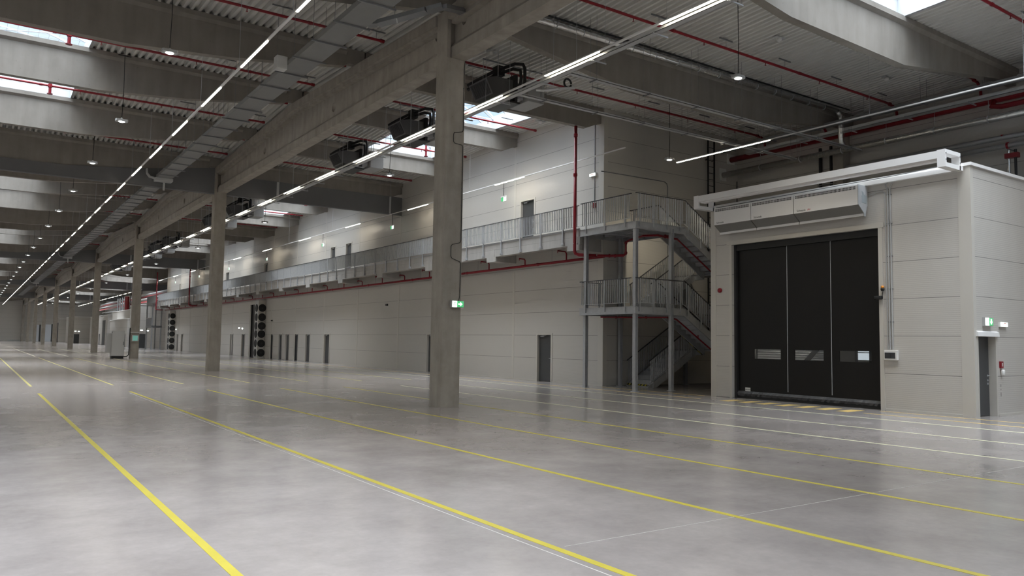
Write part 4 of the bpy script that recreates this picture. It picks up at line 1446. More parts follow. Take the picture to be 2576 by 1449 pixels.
t = sempty('door_%d' % dn[0], 'wide black fabric fold-up door with three small windows', 'door', (HX + 0.2, 14.4, 0)); dn[0] += 1
DX = HX + 0.20
WIN = [(15.26, 16.26), (13.77, 14.76), (12.27, 13.26)]
WZ0, WZ1 = 1.29, 1.60
mb = MB()
mb.box(DX, DY0, 0.22, DX + 0.03, DY1, WZ0).box(DX, DY0, WZ1, DX + 0.03, DY1, DZ)
yy = DY0
for a, b in sorted(WIN):
    mb.box(DX, yy, WZ0, DX + 0.03, a, WZ1)
    yy = b
mb.box(DX, yy, WZ0, DX + 0.03, DY1, WZ1)
cur = obj('curtain', mb, 'curtain', t)
for i, (a, b) in enumerate(WIN):
    obj('window_pane', MB().box(DX + 0.008, a, WZ0, DX + 0.016, b, WZ1), 'pane', cur)
obj('side_guide', MB().box(DX - 0.10, DY1 - 0.09, 0, DX - 0.001, DY1, DZ), 'blackmetal', t)
obj('side_guide', MB().box(DX - 0.10, DY0, 0, DX - 0.001, DY0 + 0.05, DZ), 'blackmetal', t)
obj('head_box', MB().box(DX - 0.08, DY0 + 0.05, DZ - 0.20, DX - 0.001, DY1 - 0.09, DZ), 'black', t)
for y in (15.0, 13.5):
    obj('seam_rod', MB().tube([(DX - 0.012, y, 0.30), (DX - 0.012, y, DZ - 0.2)], 0.011, 6), 'galv', t)
sb = MB()
nn = 60
for i in range(nn + 1):
    y = DY0 + 0.06 + (DY1 - DY0 - 0.16) * i / nn
    j = random.uniform(-0.02, 0.02)
    sb.v += [(DX - 0.02 + j * 0.3, y, 0.235), (DX - 0.085 + j, y + j, 0.16), (DX - 0.055 - j, y - j, 0.085), (DX, y, 0.06)]
for i in range(nn):
    for k in range(3):
        a = i * 4 + k
        sb.f.append((a, a + 1, a + 5, a + 4))
obj('bottom_seal', sb, 'seal', t)
obj('bottom_bar', MB().box(DX - 0.05, DY0 + 0.03, 0.0, DX + 0.05, DY1 - 0.05, 0.10), 'black', t)
st = obj('sticker', MB().box(DX - 0.008, 16.42, 0.22, DX - 0.001, 16.62, 0.35), 'white', t)
text_mesh('lettering', 'SEKU-NET', 0.042, 'lettering', st, (DX - 0.009, 16.612, 0.275), (0, -1, 0), (0, 0, 1), 0.001)

# behind the door windows: a ribbed steel shutter, a slanted brace, and a tube lamp added to light them
t = thing('ribbed_shutter', 'pale ribbed steel shutter seen through the black door windows', 'shutter', (23.4, 15.5, 0))
for i in range(1):
    mb = MB()
    z = 0.0
    pts = []
    while z < 4.0:
        pts += [(23.40, z), (23.43, z + 0.02), (23.43, z + 0.055), (23.40, z + 0.075)]
        z += 0.08
    pts += [(23.47, z), (23.47, 0.0)]
    b = len(mb.v)
    mb2 = MB()
    n = len(pts)
    for y in (14.75, 17.6):
        for px, pz in pts: mb2.v.append((px - 0.8, y, pz))
    for i2 in range(n - 1):
        mb2.f.append((i2, i2 + 1, n + i2 + 1, n + i2))
    obj('slats', mb2, 'alum', t)
t = thing('slanted_brace', 'dark slanted brace seen through the middle door window', 'brace', (23.2, 14.2, 0))
obj('bar', MB().bar((22.5, 16.8, 0.0), (22.5, 14.3, 2.5), 0.03, 0.16), 'blackmetal', t)
t = thing('added_tube_lamp', 'white tube lamp added inside the box room to light the shutter', 'lamp', (22.0, 15.5, 3.4))
obj('tube', MB().box(21.9, 13.0, 3.60, 22.0, 17.0, 3.66), 'led', t)
obj('fixture', MB().box(21.87, 12.9, 3.665, 22.03, 17.1, HZ - 0.301), 'white', t)
t = thing('bright_window', 'small bright window glimpsed through the right-hand door window', 'window', (27.5, 10.3, 1.2))
obj('light_panel', MB().box(26.5, 15.75, 1.25, 26.52, 16.2, 1.6), 'dullwindow', t)
obj('frame', MB().box(26.46, 15.65, 0.0, 26.49, 15.75, 1.9).box(26.46, 16.2, 0, 26.49, 16.3, 1.9).box(26.46, 15.75, 1.50, 26.49, 16.2, 1.53), 'blackmetal', t)

# side door of the box room
t = sempty('door_%d' % dn[0], 'dark grey door in the side of the box room, lower right', 'door', ((SDX0 + SDX1) / 2, HY0, 0)); dn[0] += 1
f = MB().box(SDX0 - 0.05, HY0 - 0.015, 0, SDX0 + 0.012, HY0 + 0.169, DH).box(SDX1 - 0.012, HY0 - 0.015, 0, SDX1 + 0.05, HY0 + 0.169, DH)
obj('frame', f, 'trim', t)
obj('hood_trim', MB().prism([(HY0 - 0.07, DH - 0.02), (HY0 - 0.001, DH - 0.02), (HY0 - 0.001, DH + 0.12), (HY0 - 0.06, DH + 0.09)], 'x', SDX0 - 0.10, SDX1 + 0.10), 'house_white', t)
lf = obj('leaf', MB().box(SDX0 + 0.005, HY0 + 0.17, 0.012, SDX1 - 0.005, HY0 + 0.22, DH - 0.03), 'doorgrey', t)
h = MB().tube([(SDX1 - 0.09, HY0 + 0.17, 1.03), (SDX1 - 0.09, HY0 + 0.11, 1.03), (SDX1 - 0.24, HY0 + 0.105, 1.03)], 0.012, 8)
h.lathe([(0.028, -0.01), (0.028, 0)], (SDX1 - 0.09, HY0 + 0.17, 1.03), 'y', 10)
obj('handle', h, 'galv', lf)
obj('key_plate', MB().lathe([(0.026, -0.012), (0.026, 0)], (SDX1 - 0.09, HY0 + 0.17, 0.91), 'y', 10), 'galv', lf)
obj('key_plate', MB().box(SDX1 - 0.13, HY0 + 0.158, 0.80, SDX1 - 0.06, HY0 + 0.169, 0.85), 'galv', lf)

def fire_pictogram(parent, x0, y, z0, s, xd):
    """running figure and arrow on the sign face"""
    pass

t = thing('exit_sign', 'boxy lit green exit sign above the side door of the box room', 'exit sign', (21.15, HY0 - 0.06, 2.4))
obj('housing', MB().box(20.98, HY0 - 0.075, 2.30, 21.40, HY0 - 0.001, 2.51), 'plastic', t)
obj('panel', MB().box(20.99, HY0 - 0.082, 2.31, 21.18, HY0 - 0.0755, 2.50), 'signwhite', t)
pn = obj('panel', MB().box(21.185, HY0 - 0.082, 2.31, 21.39, HY0 - 0.0755, 2.50), 'signgreen', t)
obj('arrow', MB().prism([(21.287, 2.335), (21.35, 2.41), (21.315, 2.41), (21.315, 2.475), (21.26, 2.475), (21.26, 2.41), (21.225, 2.41)], 'y', HY0 - 0.088, HY0 - 0.0825), 'signwhite', pn)
t = thing('emergency_light', 'lit white emergency lamp beside the exit sign on the box room', 'emergency light', (22.0, HY0 - 0.05, 2.35))
obj('housing', MB().box(21.86, HY0 - 0.05, 2.29, 22.25, HY0 - 0.001, 2.42), 'white', t)
obj('lens', MB().box(21.87, HY0 - 0.062, 2.30, 22.24, HY0 - 0.0505, 2.41), 'signwhite', t)
obj('mark', MB().box(22.02, HY0 - 0.066, 2.375, 22.15, HY0 - 0.0625, 2.395), 'redletter', t)
t = thing('fire_alarm_button', 'red fire alarm button beside the side door of the box room', 'alarm', (21.92, HY0 - 0.04, 1.3))
obj('box', MB().box(21.84, HY0 - 0.05, 1.23, 21.97, HY0 - 0.001, 1.40), 'red', t)
obj('button_plate', MB().box(21.885, HY0 - 0.054, 1.27, 21.925, HY0 - 0.0505, 1.36), 'white', t)
t = thing('sounder', 'small white sounder below the red alarm button', 'alarm', (21.92, HY0 - 0.04, 1.12))
obj('body', MB().lathe([(0.03, -0.10), (0.045, -0.06), (0.05, 0.04), (0.03, 0.06)], (21.92, HY0 - 0.052, 1.13), 'z', 12), 'white', t, True)
t = thing('wall_marks', 'short vertical black marks on the box room side wall', 'marking', (21.9, HY0, 0.7))
for z0, z1 in ((0.74, 0.81), (0.66, 0.69), (0.50, 0.60)):
    obj('mark', MB().box(21.895, HY0 - 0.003, z0, 21.908, HY0 - 0.0005, z1), 'lettering', t)

# awning frame above the door
t = thing('awning_frame', 'long white box-beam frame projecting above the black door', 'beam frame', (20.0, 13.6, 6.4))
AX0, AX1 = 19.60, 20.36
a0, a1 = 9.58, 17.72
obj('front_beam', MB().box(AX0, a0 + 0.20, 6.455, AX0 + 0.30, a1 - 0.001, 6.645), 'house_white', t)
obj('front_beam_lip', MB().box(AX0 + 0.10, a0 + 0.26, 6.41, AX0 + 0.30, a1 - 0.16, 6.4545), 'house_white', t)
obj('rear_beam', MB().box(AX1, a0 + 0.05, 6.23, HX - 0.055, a1 + 0.02, 6.34), 'house_white', t)
for ya in (a0, a1 - 0.14):
    e_ = MB().box(AX0 - 0.01, ya, 6.22, AX0 + 0.06, ya + 0.20, 6.66).box(AX1 - 0.05, ya, 6.22, AX1, ya + 0.2, 6.66)
    e_.box(AX0 + 0.06, ya, 6.22, HX - 0.052, ya + 0.2, 6.33).box(AX0 + 0.06, ya, 6.56, AX1 - 0.05, ya + 0.2, 6.66)
    obj('end_bracket', e_, 'house_white', t)
for z in (6.36, 6.52):
    obj('bolt', MB().lathe([(0.018, -0.012), (0.018, 0)], (AX0 + 0.025, a0, z + 0.04), 'y', 8), 'galv_dark', t)
    obj('bolt', MB().lathe([(0.018, -0.012), (0.018, 0)], (AX1 - 0.025, a0, z + 0.04), 'y', 8), 'galv_dark', t)
obj('cable', MB().tube([(AX1 - 0.08, a0 + 0.3, 6.40), (AX1 - 0.08, 11.2, 6.36), (AX1 - 0.08, a1 - 0.3, 6.30)], 0.012, 5), 'galv_dark', t)

# door air curtains
def air_curtain(ya, yb, label, word, red_word=None):
    t = thing('air_curtain', label, 'air curtain', (20.25, (ya + yb) / 2, 5.8), 'air curtains above the black door')
    x0, x1 = 20.0, 20.46
    obj('casing', MB().box(x0, ya, 5.66, x1, yb, 6.215), 'house_white', t)
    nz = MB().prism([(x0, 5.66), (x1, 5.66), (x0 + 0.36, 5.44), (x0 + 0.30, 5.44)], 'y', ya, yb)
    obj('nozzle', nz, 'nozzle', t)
    obj('lip', MB().box(x0 + 0.285, ya, 5.375, x0 + 0.30, yb, 5.445), 'house_white', t)
    g = obj('intake_grille', MB().box(x0 - 0.006, ya + 0.05, 6.10, x0 - 0.001, yb - 0.05, 6.185), 'black', t)
    n = int((yb - ya - 0.1) / 0.042)
    mb = MB()
    for i in range(n + 1):
        y = ya + 0.05 + (yb - ya - 0.1) * i / n
        mb.box(x0 - 0.010, y - 0.007, 6.10, x0 - 0.0065, y + 0.007, 6.185)
    mb.box(x0 - 0.010, ya + 0.05, 6.139, x0 - 0.0065, yb - 0.05, 6.146)
    obj('grille_bars', mb, 'house_white', g)
    for y in (ya + 0.25, yb - 0.25):
        obj('suspension_wire', MB().tube([(x0 + 0.40, y, 6.215), (x0 + 0.40, y, 6.229)], 0.006, 4), 'galv', t)
    text_mesh('lettering', word, 0.085, 'lettering', t, (x0 - 0.002, yb - 0.10, 5.70), (0, -1, 0), (0, 0, 1), 0.0012)
    if red_word:
        text_mesh('lettering', red_word, 0.085, 'redletter', t, (x0 - 0.002, yb - 0.455, 5.70), (0, -1, 0), (0, 0, 1), 0.0012)
    obj('mounting_rail', MB().box(x1, ya + 0.3, 5.9, HX - 0.001, ya + 0.36, 6.0).box(x1, yb - 0.36, 5.9, HX - 0.001, yb - 0.3, 6.0), 'galv', t)
    return t
air_curtain(15.80, 17.26, 'left one of three white air curtains above the black door', 'Schwank')
air_curtain(14.24, 15.77, 'middle one of three white air curtains above the black door', 'Schwank')
t = air_curtain(12.17, 14.21, 'long right-hand air curtain above the black door, scuffed end plate', 'Schwank', 'Air')
ep = MB().box(20.0, 12.150, 5.66, 20.46, 12.169, 6.23)
e_ = obj('end_plate', ep, 'galv', t)
obj('fin', MB().prism([(20.02, 5.66), (20.44, 5.66), (20.37, 5.45), (20.36, 5.36), (20.29, 5.36), (20.28, 5.45)], 'y', 12.150, 12.169), 'galv', t)
random.seed(3)
sp = [(20.17, 5.74), (20.40, 5.72), (20.43, 5.83), (20.41, 5.97), (20.38, 5.93), (20.34, 5.99), (20.30, 5.94), (20.26, 6.03), (20.18, 6.06), (20.20, 5.98), (20.17, 5.92), (20.19, 5.85)]
obj('scuff', MB().prism(sp, 'y', 12.1465, 12.1498), 'greyscuff', e_)

# small fittings on the front of the box room
t = thing('conduit', 'pair of grey conduits running down beside the black door to the grey box', 'conduit', (HX - 0.02, 11.55, 3.5))
obj('conduit', MB().tube([(HX - 0.022, 11.60, 1.66), (HX - 0.022, 11.60, 6.05), (HX - 0.03, 11.66, 6.2), (HX - 0.15, 11.4, 6.30)], 0.02, 8), 'plastic', t)
obj('conduit', MB().tube([(HX - 0.022, 11.53, 1.66), (HX - 0.022, 11.53, 6.10), (HX - 0.03, 11.45, 6.24), (HX - 0.15, 11.2, 6.32)], 0.02, 8), 'plastic', t)
for z in (2.4, 3.3, 4.2, 5.1, 5.9):
    obj('clip', MB().box(HX - 0.035, 11.49, z, HX - 0.001, 11.64, z + 0.02), 'galv_dark', t)
t = thing('conduit', 'thin conduit from the right-hand air curtain to the vertical conduits', 'conduit', (HX - 0.02, 11.8, 6.0))
obj('conduit', MB().tube([(HX - 0.03, 12.14, 5.98), (HX - 0.022, 11.75, 6.03), (HX - 0.022, 11.68, 5.98), (HX - 0.022, 11.665, 1.66)], 0.013, 6), 'plastic', t)
t = thing('distribution_box', 'white distribution box with dark window beside the black door', 'electrical box', (HX - 0.05, 11.55, 1.5))
obj('housing', MB().box(HX - 0.09, 11.375, 1.375, HX - 0.001, 11.745, 1.645), 'white', t, bevel=0.008)
obj('window', MB().box(HX - 0.098, 11.43, 1.42, HX - 0.0905, 11.72, 1.58), 'darkglass', t)
t = thing('alarm_sounder', 'round red alarm sounder left of the black door', 'alarm', (HX - 0.03, 17.47, 3.54))
obj('body', MB().lathe([(0.05, -0.08), (0.075, -0.06), (0.08, -0.001)], (HX, 17.47, 3.54), 'x', 14), 'red', t, True)
t = thing('warning_lamp', 'small orange and black warning lamp right of the black door', 'lamp', (HX - 0.05, 11.76, 3.33))
obj('beacon', MB().lathe([(0.045, 0.0), (0.045, 0.05), (0.02, 0.07)], (HX - 0.06, 11.77, 3.34), 'z', 10), 'orange', t, True)
obj('base', MB().lathe([(0.035, -0.08), (0.055, -0.03), (0.045, -0.001)], (HX - 0.06, 11.77, 3.34), 'z', 10).box(HX - 0.05, 11.755, 3.27, HX - 0.001, 11.785, 3.30), 'black', t)
t = thing('motion_sensor', 'black door motion sensor right of the black door', 'sensor', (HX - 0.08, 11.85, 3.1))
obj('body', MB().box(HX - 0.16, 11.76, 3.03, HX - 0.04, 11.98, 3.13), 'black', t, bevel=0.02)
obj('mount', MB().box(HX - 0.08, 11.82, 3.06, HX - 0.001, 11.88, 3.12).tube([(HX - 0.03, 11.8, 3.12), (HX - 0.03, 11.78, 3.25)], 0.008, 5), 'black', t)

# pipes and trays between the box room and the back wall
t = thing('fire_main', 'thick red fire main running high along the back wall', 'sprinkler pipe', (28.4, 14, 10.2))
obj('pipe', MB().tube([(28.45, GALY0 - 0.03, 10.26), (28.45, -4.0, 10.26)], 0.125, 14), 'red', t, True)
obj('wall_plate', MB().box(28.2, GALY0 - 0.03, 10.05, 28.7, GALY0 - 0.002, 10.52), 'white', t)
for y in (22.0, 19.2, 15.8, 12.6, 9.6):
    obj('hanger', MB().tube([(28.45, y, 10.45), (28.45, y, zr(y) - 0.01)], 0.010, 4), 'galv', t)
for y in (21.65, 18.65, 15.65, 12.65):
    obj('riser', MB().tube([(27.9, y, zr(y) - 0.30), (28.2, y, zr(y) - 0.32), (28.42, y, zr(y) - 0.5), (28.45, y, 10.42)], 0.05, 8), 'red', t)
obj('branch', MB().tube([(28.45, 12.2, 10.28), (28.2, 12.2, 9.98), (28.2, 11.9, 9.90), (28.2, 4, 9.90)], 0.09, 10), 'darkred', t)
t = thing('insulated_duct', 'large silver lagged pipe running along the back wall above the box room', 'pipe', (27.9, 14, 9.5))
obj('lagging', MB().tube([(27.9, GALY0 - 0.03, 9.48), (27.9, 3.0, 9.46)], 0.125, 14), 'foil', t, True)
obj('wall_plate', MB().box(27.68, GALY0 - 0.028, 9.22, 28.12, GALY0 - 0.002, 9.78), 'white', t)
for y in (21.5, 19.5, 17.6, 15.8, 14.0, 12.2):
    obj('band', MB().tube([(27.9, y, 9.47), (27.9, y - 0.04, 9.47)], 0.133, 14), 'galv', t)
    obj('hanger', MB().tube([(27.9, y - 0.02, 9.66), (27.9, y - 0.02, zr(y) - 0.01)], 0.007, 4), 'galv', t)
obj('down_pipe', MB().tube([(27.31, 17.42, zr(17.4) - 0.18), (27.5, 17.42, zr(17.4) - 0.28), (27.55, 17.42, 10.5), (27.55, 17.42, 9.75), (27.7, 17.42, 9.58), (27.9, 17.42, 9.5)], 0.11, 10), 'foil', t, True)
t = thing('steel_pipe', 'upper of two grey steel pipes behind the awning frame', 'pipe', (28.5, 8, 8.85))
obj('pipe', MB().tube([(28.5, 17.8, 8.90), (28.5, 2.0, 8.90)], 0.08, 10), 'galv', t, True)
obj('bracket', MB().box(28.45, 12.0, 8.95, 28.945, 12.06, 9.0), 'red', t)
t = thing('steel_pipe', 'lower of two grey steel pipes behind the awning frame', 'pipe', (28.5, 8, 8.55))
obj('pipe', MB().tube([(28.5, 15.0, 8.60), (28.5, 2.0, 8.60)], 0.085, 10), 'galv', t, True)
for y in (11.9, 10.6):
    obj('clamp', MB().tube([(28.5, y, 8.6), (28.5, y - 0.06, 8.6)], 0.115, 10), 'red', t)
    obj('bracket', MB().box(28.5, y - 0.05, 8.46, 28.945, y, 8.50), 'galv_dark', t)
t = thing('vertical_pipe', 'silver and black vertical pipes with red flange behind the box room roof', 'pipe', (28.3, 11.7, 7.5))
obj('pipe', MB().tube([(28.28, 11.75, 8.38), (28.28, 11.75, 6.14)], 0.05, 8), 'foil', t)
obj('pipe', MB().tube([(28.28, 11.55, 8.38), (28.28, 11.55, 6.14)], 0.045, 8), 'black', t)
obj('flange', MB().box(28.18, 11.45, 8.10, 28.38, 11.85, 8.26), 'darkred', t)
t = thing('cable_channel', 'wide dark cable channel running high along the back wall', 'cable tray', (27.2, 13, 10.2))
obj('channel', MB().box(26.9, 3.0, 10.29, 27.2, 23.0, 10.30).box(26.9, 3.0, 10.29, 26.92, 23, 10.41).box(27.18, 3.0, 10.29, 27.2, 23, 10.41), 'galv_dark', t)
for i in range(9):
    y = 5.5 + 2.1 * i
    obj('hanger', MB().box(26.8, y, 10.25, 27.3, y + 0.04, 10.289).tube([(26.84, y + .02, 10.26), (26.84, y + .02, zr(y) - 0.01)], 0.007, 4).tube([(27.26, y + .02, 10.26), (27.26, y + .02, zr(y) - 0.01)], 0.007, 4), 'galv_dark', t)
t = thing('cable_tray', 'lower grey cable tray between the red main and the light line', 'cable tray', (27.6, 12, 9.9))
obj('trough', MB().box(27.5, 3.0, 10.10, 27.8, 22.0, 10.115).box(27.5, 3.0, 10.10, 27.512, 22.0, 10.23), 'tray', t)
for i in range(8):
    y = 6.0 + 2.2 * i
    obj('arm', MB().box(27.4, y, 10.06, 28.0, y + 0.04, 10.099), 'galv', t)
t = thing('dark_cabinet', 'dark switch cabinet standing on the box room roof', 'cabinet', (26.5, 16.3, 6.4))
obj('body', MB().box(26.4, 15.9, HZ - 0.119, 26.9, 17.0, 7.1), 'blackmetal', t)
obj('pipe', MB().tube([(26.3, 15.7, 6.7), (26.3, 12.5, 6.75), (26.3, 12.4, 6.31)], 0.06, 8), 'darkred', t)
t = thing('vertical_cables', 'pair of thick black cables climbing the back wall above the box room', 'cable', (28.3, 18.6, 8))
for y in (19.2, 18.7):
    obj('cable', MB().tube([(28.85, y, 6.31), (28.85, y, 10.0)], 0.06, 8), 'black', t)
obj('clamp', MB().box(28.78, 18.6, 8.4, 28.945, 19.3, 8.44), 'galv_dark', t)

# ================================================================== COLUMN SIGN AND CABLE
t = thing('exit_sign', 'lit green exit sign with arrow fixed on the nearest column', 'exit sign', (10.35, CY0 - 0.05, 2.68))
obj('housing', MB().box(10.16, CY0 - 0.085, 2.585, 10.53, CY0 - 0.001, 2.765), 'plastic', t)
w_ = obj('running_man_panel', MB().box(10.185, CY0 - 0.092, 2.60, 10.325, CY0 - 0.0855, 2.755), 'signwhite', t)
man = MB()
man.lathe([(0.010, -0.003), (0.010, 0)], (10.272, CY0 - 0.0925, 2.733), 'y', 10)
for a, b in (((10.262, 2.718), (10.248, 2.680)), ((10.262, 2.715), (10.232, 2.710)), ((10.262, 2.712), (10.288, 2.695)), ((10.248, 2.680), (10.272, 2.655)), ((10.272, 2.655), (10.285, 2.622)), ((10.248, 2.680), (10.228, 2.655)), ((10.228, 2.655), (10.205, 2.652))):
    man.bar((a[0], CY0 - 0.094, a[1]), (b[0], CY0 - 0.094, b[1]), 0.003, 0.011, (0.3, 0, 1))
obj('running_man', man, 'signpic', w_)
a_ = obj('arrow_panel', MB().box(10.33, CY0 - 0.092, 2.60, 10.525, CY0 - 0.0855, 2.755), 'signgreen', t)
obj('arrow', MB().prism([(10.36, 2.66), (10.42, 2.66), (10.42, 2.625), (10.485, 2.678), (10.42, 2.732), (10.42, 2.695), (10.36, 2.695)], 'y', CY0 - 0.097, CY0 - 0.0925), 'signwhite', a_)
t = thing('surface_cable', 'dark cable clipped down the face of the nearest column to the exit sign', 'cable', (10.4, CY0 - 0.02, 5))
yc = CY0 - 0.014
cp = [(10.47, 9.20), (10.455, 9.0), (10.455, 7.32), (10.43, 7.27), (10.30, 7.24), (10.19, 7.22), (10.165, 7.17), (10.165, 6.98), (10.19, 6.935), (10.43, 6.91), (10.455, 6.86), (10.45, 4.36), (10.42, 4.30), (10.19, 4.24), (10.155, 4.19), (10.155, 3.92), (10.19, 3.87), (10.43, 3.80), (10.455, 3.74), (10.445, 2.90), (10.42, 2.77)]
obj('cable', MB().tube([(x, yc, z) for x, z in cp], 0.008, 6), 'black', t)
for i in range(14):
    z = 8.9 - i * 0.45
    if 6.9 < z < 7.25 or 3.8 < z < 4.35: continue
    obj('clip', MB().box(10.435, CY0 - 0.018, z, 10.47, CY0 - 0.0005, z + 0.012), 'galv_dark', t)

# floor cabinet beside the third column
t = thing('switch_cabinet', 'tall light grey switch cabinet beside the third column', 'cabinet', (9.05, 66.1, 0))
Y3 = YC0 + 48 - 0.3
obj('plinth', MB().box(8.64, Y3 - 0.02, 0, 9.46, Y3 + 0.75, 0.20), 'black', t)
obj('body', MB().box(8.62, Y3 - 0.02, 0.20, 9.48, Y3 + 0.77, 2.10), 'cabinet', t)
obj('door', MB().box(8.64, Y3 - 0.045, 0.22, 9.46, Y3 - 0.021, 2.08), 'cabinet', t)
obj('handle', MB().box(9.40, Y3 - 0.065, 1.02, 9.43, Y3 - 0.046, 1.28), 'black', t)
obj('side_cabinet', MB().box(8.28, Y3 + 0.05, 0.45, 8.615, Y3 + 0.75, 1.90), 'plastic', t)
obj('hinge', MB().box(8.60, Y3 - 0.05, 1.95, 8.638, Y3 - 0.022, 2.02), 'black', t)
obj('cable', MB().tube([(9.49, Y3 + 0.3, 0.16), (9.72, Y3 + 0.3, 0.16), (9.86, Y3 + 0.3, 0.3), (9.88, Y3 + 0.3, 2.35)], 0.035, 8), 'black', t)
t = thing('control_panel', 'small grey control panel with green screen on the third column', 'control panel', (10.2, Y3, 1.6))
obj('housing', MB().box(9.98, Y3 - 0.16, 1.32, 10.42, Y3 - 0.001, 1.80), 'cabinet', t)
obj('screen', MB().box(10.03, Y3 - 0.168, 1.37, 10.37, Y3 - 0.1605, 1.75), 'teal', t)
t = thing('column_band', 'pale band round the third column above the control panel', 'band', (10.2, Y3, 2.0))
obj('band', MB().box(9.88, Y3 - 0.05, 1.96, 10.48, Y3 - 0.001, 2.04), 'cabinet', t)

# fan towers beside the tall gates
def fan_tower(y0, label):
    t = thing('fan_tower', label, 'fan tower', (20.4, y0 + 1.4, 0))
    y1 = y0 + 1.0
    obj('casing', MB().box(GALX - 0.62, y0, 0, GALX - 0.03, y1, 4.95), 'cabinet', t)
    obj('side_frame', MB().box(GALX - 0.64, y0 - 0.07, 0, GALX - 0.03, y0 - 0.001, 4.95), 'trim', t)
    for i, z in enumerate((0.45, 1.25, 2.05, 2.75, 3.50, 4.30)):
        f = obj('fan', MB().lathe([(0.30, -0.05), (0.33, -0.03), (0.33, -0.001)], (GALX - 0.32, y0 - 0.0715, z), 'y', 20), 'black', t)
        obj('hub', MB().lathe([(0.07, -0.02), (0.08, 0)], (GALX - 0.32, y0 - 0.122, z), 'y', 12), 'blackmetal', f)
    for i, z in enumerate((0.45, 1.25, 2.05, 2.75, 3.50, 4.30)):
        f = obj('fan', MB().lathe([(0.30, -0.05), (0.33, -0.03), (0.33, -0.001)], (GALX - 0.621, y0 + 0.5, z), 'x', 20), 'black', t)
    obj('seam', MB().box(GALX - 0.645, y0 - 0.075, 1.62, GALX - 0.03, y0 - 0.07, 1.65).box(GALX - 0.645, y0 - 0.075, 3.12, GALX - 0.03, y0 - 0.07, 3.15), 'galv_dark', t)
fan_tower(67.5, 'tower of six black round fans beside the tall black gate')
fan_tower(104.2, 'distant tower of six black fans near the gallery end')
# twin lamps over doors on the long wall
for i, (y, z) in enumerate(((75.3, 2.55), (74.2, 2.5), (103.2, 2.55))):
    t = thing('emergency_light', ['left lit emergency lamp by the tall black gate', 'right lit emergency lamp by the tall black gate', 'lit emergency lamp beside the distant fan tower'][i], 'emergency light', (GALX - 0.05, y, z))
    obj('housing', MB().box(GALX - 0.05, y - 0.16, z, GALX - 0.001, y + 0.16, z + 0.14), 'white', t)
    obj('lens', MB().box(GALX - 0.07, y - 0.15, z + 0.01, GALX - 0.0505, y + 0.15, z + 0.13), 'podlens', t)
for i, (y, z) in enumerate(((43.4, 3.85), (65.6, 3.2))):
    t = thing('motion_sensor', ['small dark sensor on the long panel wall, left of the nearest column', 'small dark sensor beside the fan tower'][i], 'sensor', (GALX - 0.05, y, z))
    obj('body', MB().box(GALX - 0.09, y - 0.10, z - 0.05, GALX - 0.001, y + 0.10, z + 0.05), 'black', t)

# ================================================================== FAR END OF THE HALL
def far_room(x0, y0, y1, h, label, doors=(), mat='panel', xe=BACKX - 0.02):
    t = thing('panel_room', label, 'room', ((x0 + BACKX) / 2, (y0 + y1) / 2, 0))
    obj('walls', MB().box(x0, y0, 0, xe, y1, h - 0.1), mat, t)
    obj('coping', MB().box(x0 - 0.06, y0 - 0.06, h - 0.099, xe, y1 + 0.06, h), 'house_white', t)
    for kind, a, b, hh in doors:
        if kind == 'front':
            obj('door', MB().box(a, y0 - 0.05, 0, b, y0 - 0.001, hh), 'doorgrey', t)
        else:
            obj('door', MB().box(x0 - 0.05, a, 0, x0 - 0.001, b, hh), 'doorgrey', t)
    return t
far_room(19.55, 124.0, 131.0, 6.35, 'tall white box room beyond the gallery end, dark door in front', [('front', 19.75, 20.65, 2.05)])
far_room(20.4, 131.2, 156.0, 6.0, 'long pale box room left of the third column, several narrow doors', [('side', 134, 135, 2.05), ('side', 137, 138, 2.05), ('side', 142, 143, 2.05), ('side', 145, 146, 2.05), ('side', 149, 150, 2.05)])
far_room(19.3, 131.3, 150.0, 4.4, 'low pale box room behind the grey cabinet', [('side', 133, 134, 2.05)], xe=20.33)
far_room(20.2, 160.0, 186.0, 5.6, 'distant pale room with dark gate between the fourth and fifth columns', [('side', 163, 166.5, 4.6), ('side', 170, 171, 2.05)])
far_room(17.4, 190.0, 205.0, 5.7, 'distant white box room with a black door and lit lamps', [('front', 17.65, 18.65, 1.95)])
far_room(16.5, 212.0, 222.0, 5.6, 'farthest white box room left of the fifth column', [('side', 213.5, 215.5, 4.6), ('side', 217, 219, 4.6)])
for i, (x, y, z) in enumerate(((17.9, 190, 2.5), (18.55, 190, 2.45), (20.1, 124, 2.5), (20.9, 124, 2.45))):
    t = thing('emergency_light', ['left lit lamp over the black door of the distant room', 'right lit lamp over the black door of the distant room',
                                  'left lit lamp over the door beyond the gallery end', 'right lit lamp over the door beyond the gallery end'][i], 'emergency light', (x, y - 0.05, z))
    obj('housing', MB().box(x - 0.18, y - 0.06, z, x + 0.18, y - 0.001, z + 0.15), 'white', t)
    obj('lens', MB().box(x - 0.17, y - 0.08, z + 0.01, x + 0.17, y - 0.0605, z + 0.14), 'podlens', t)
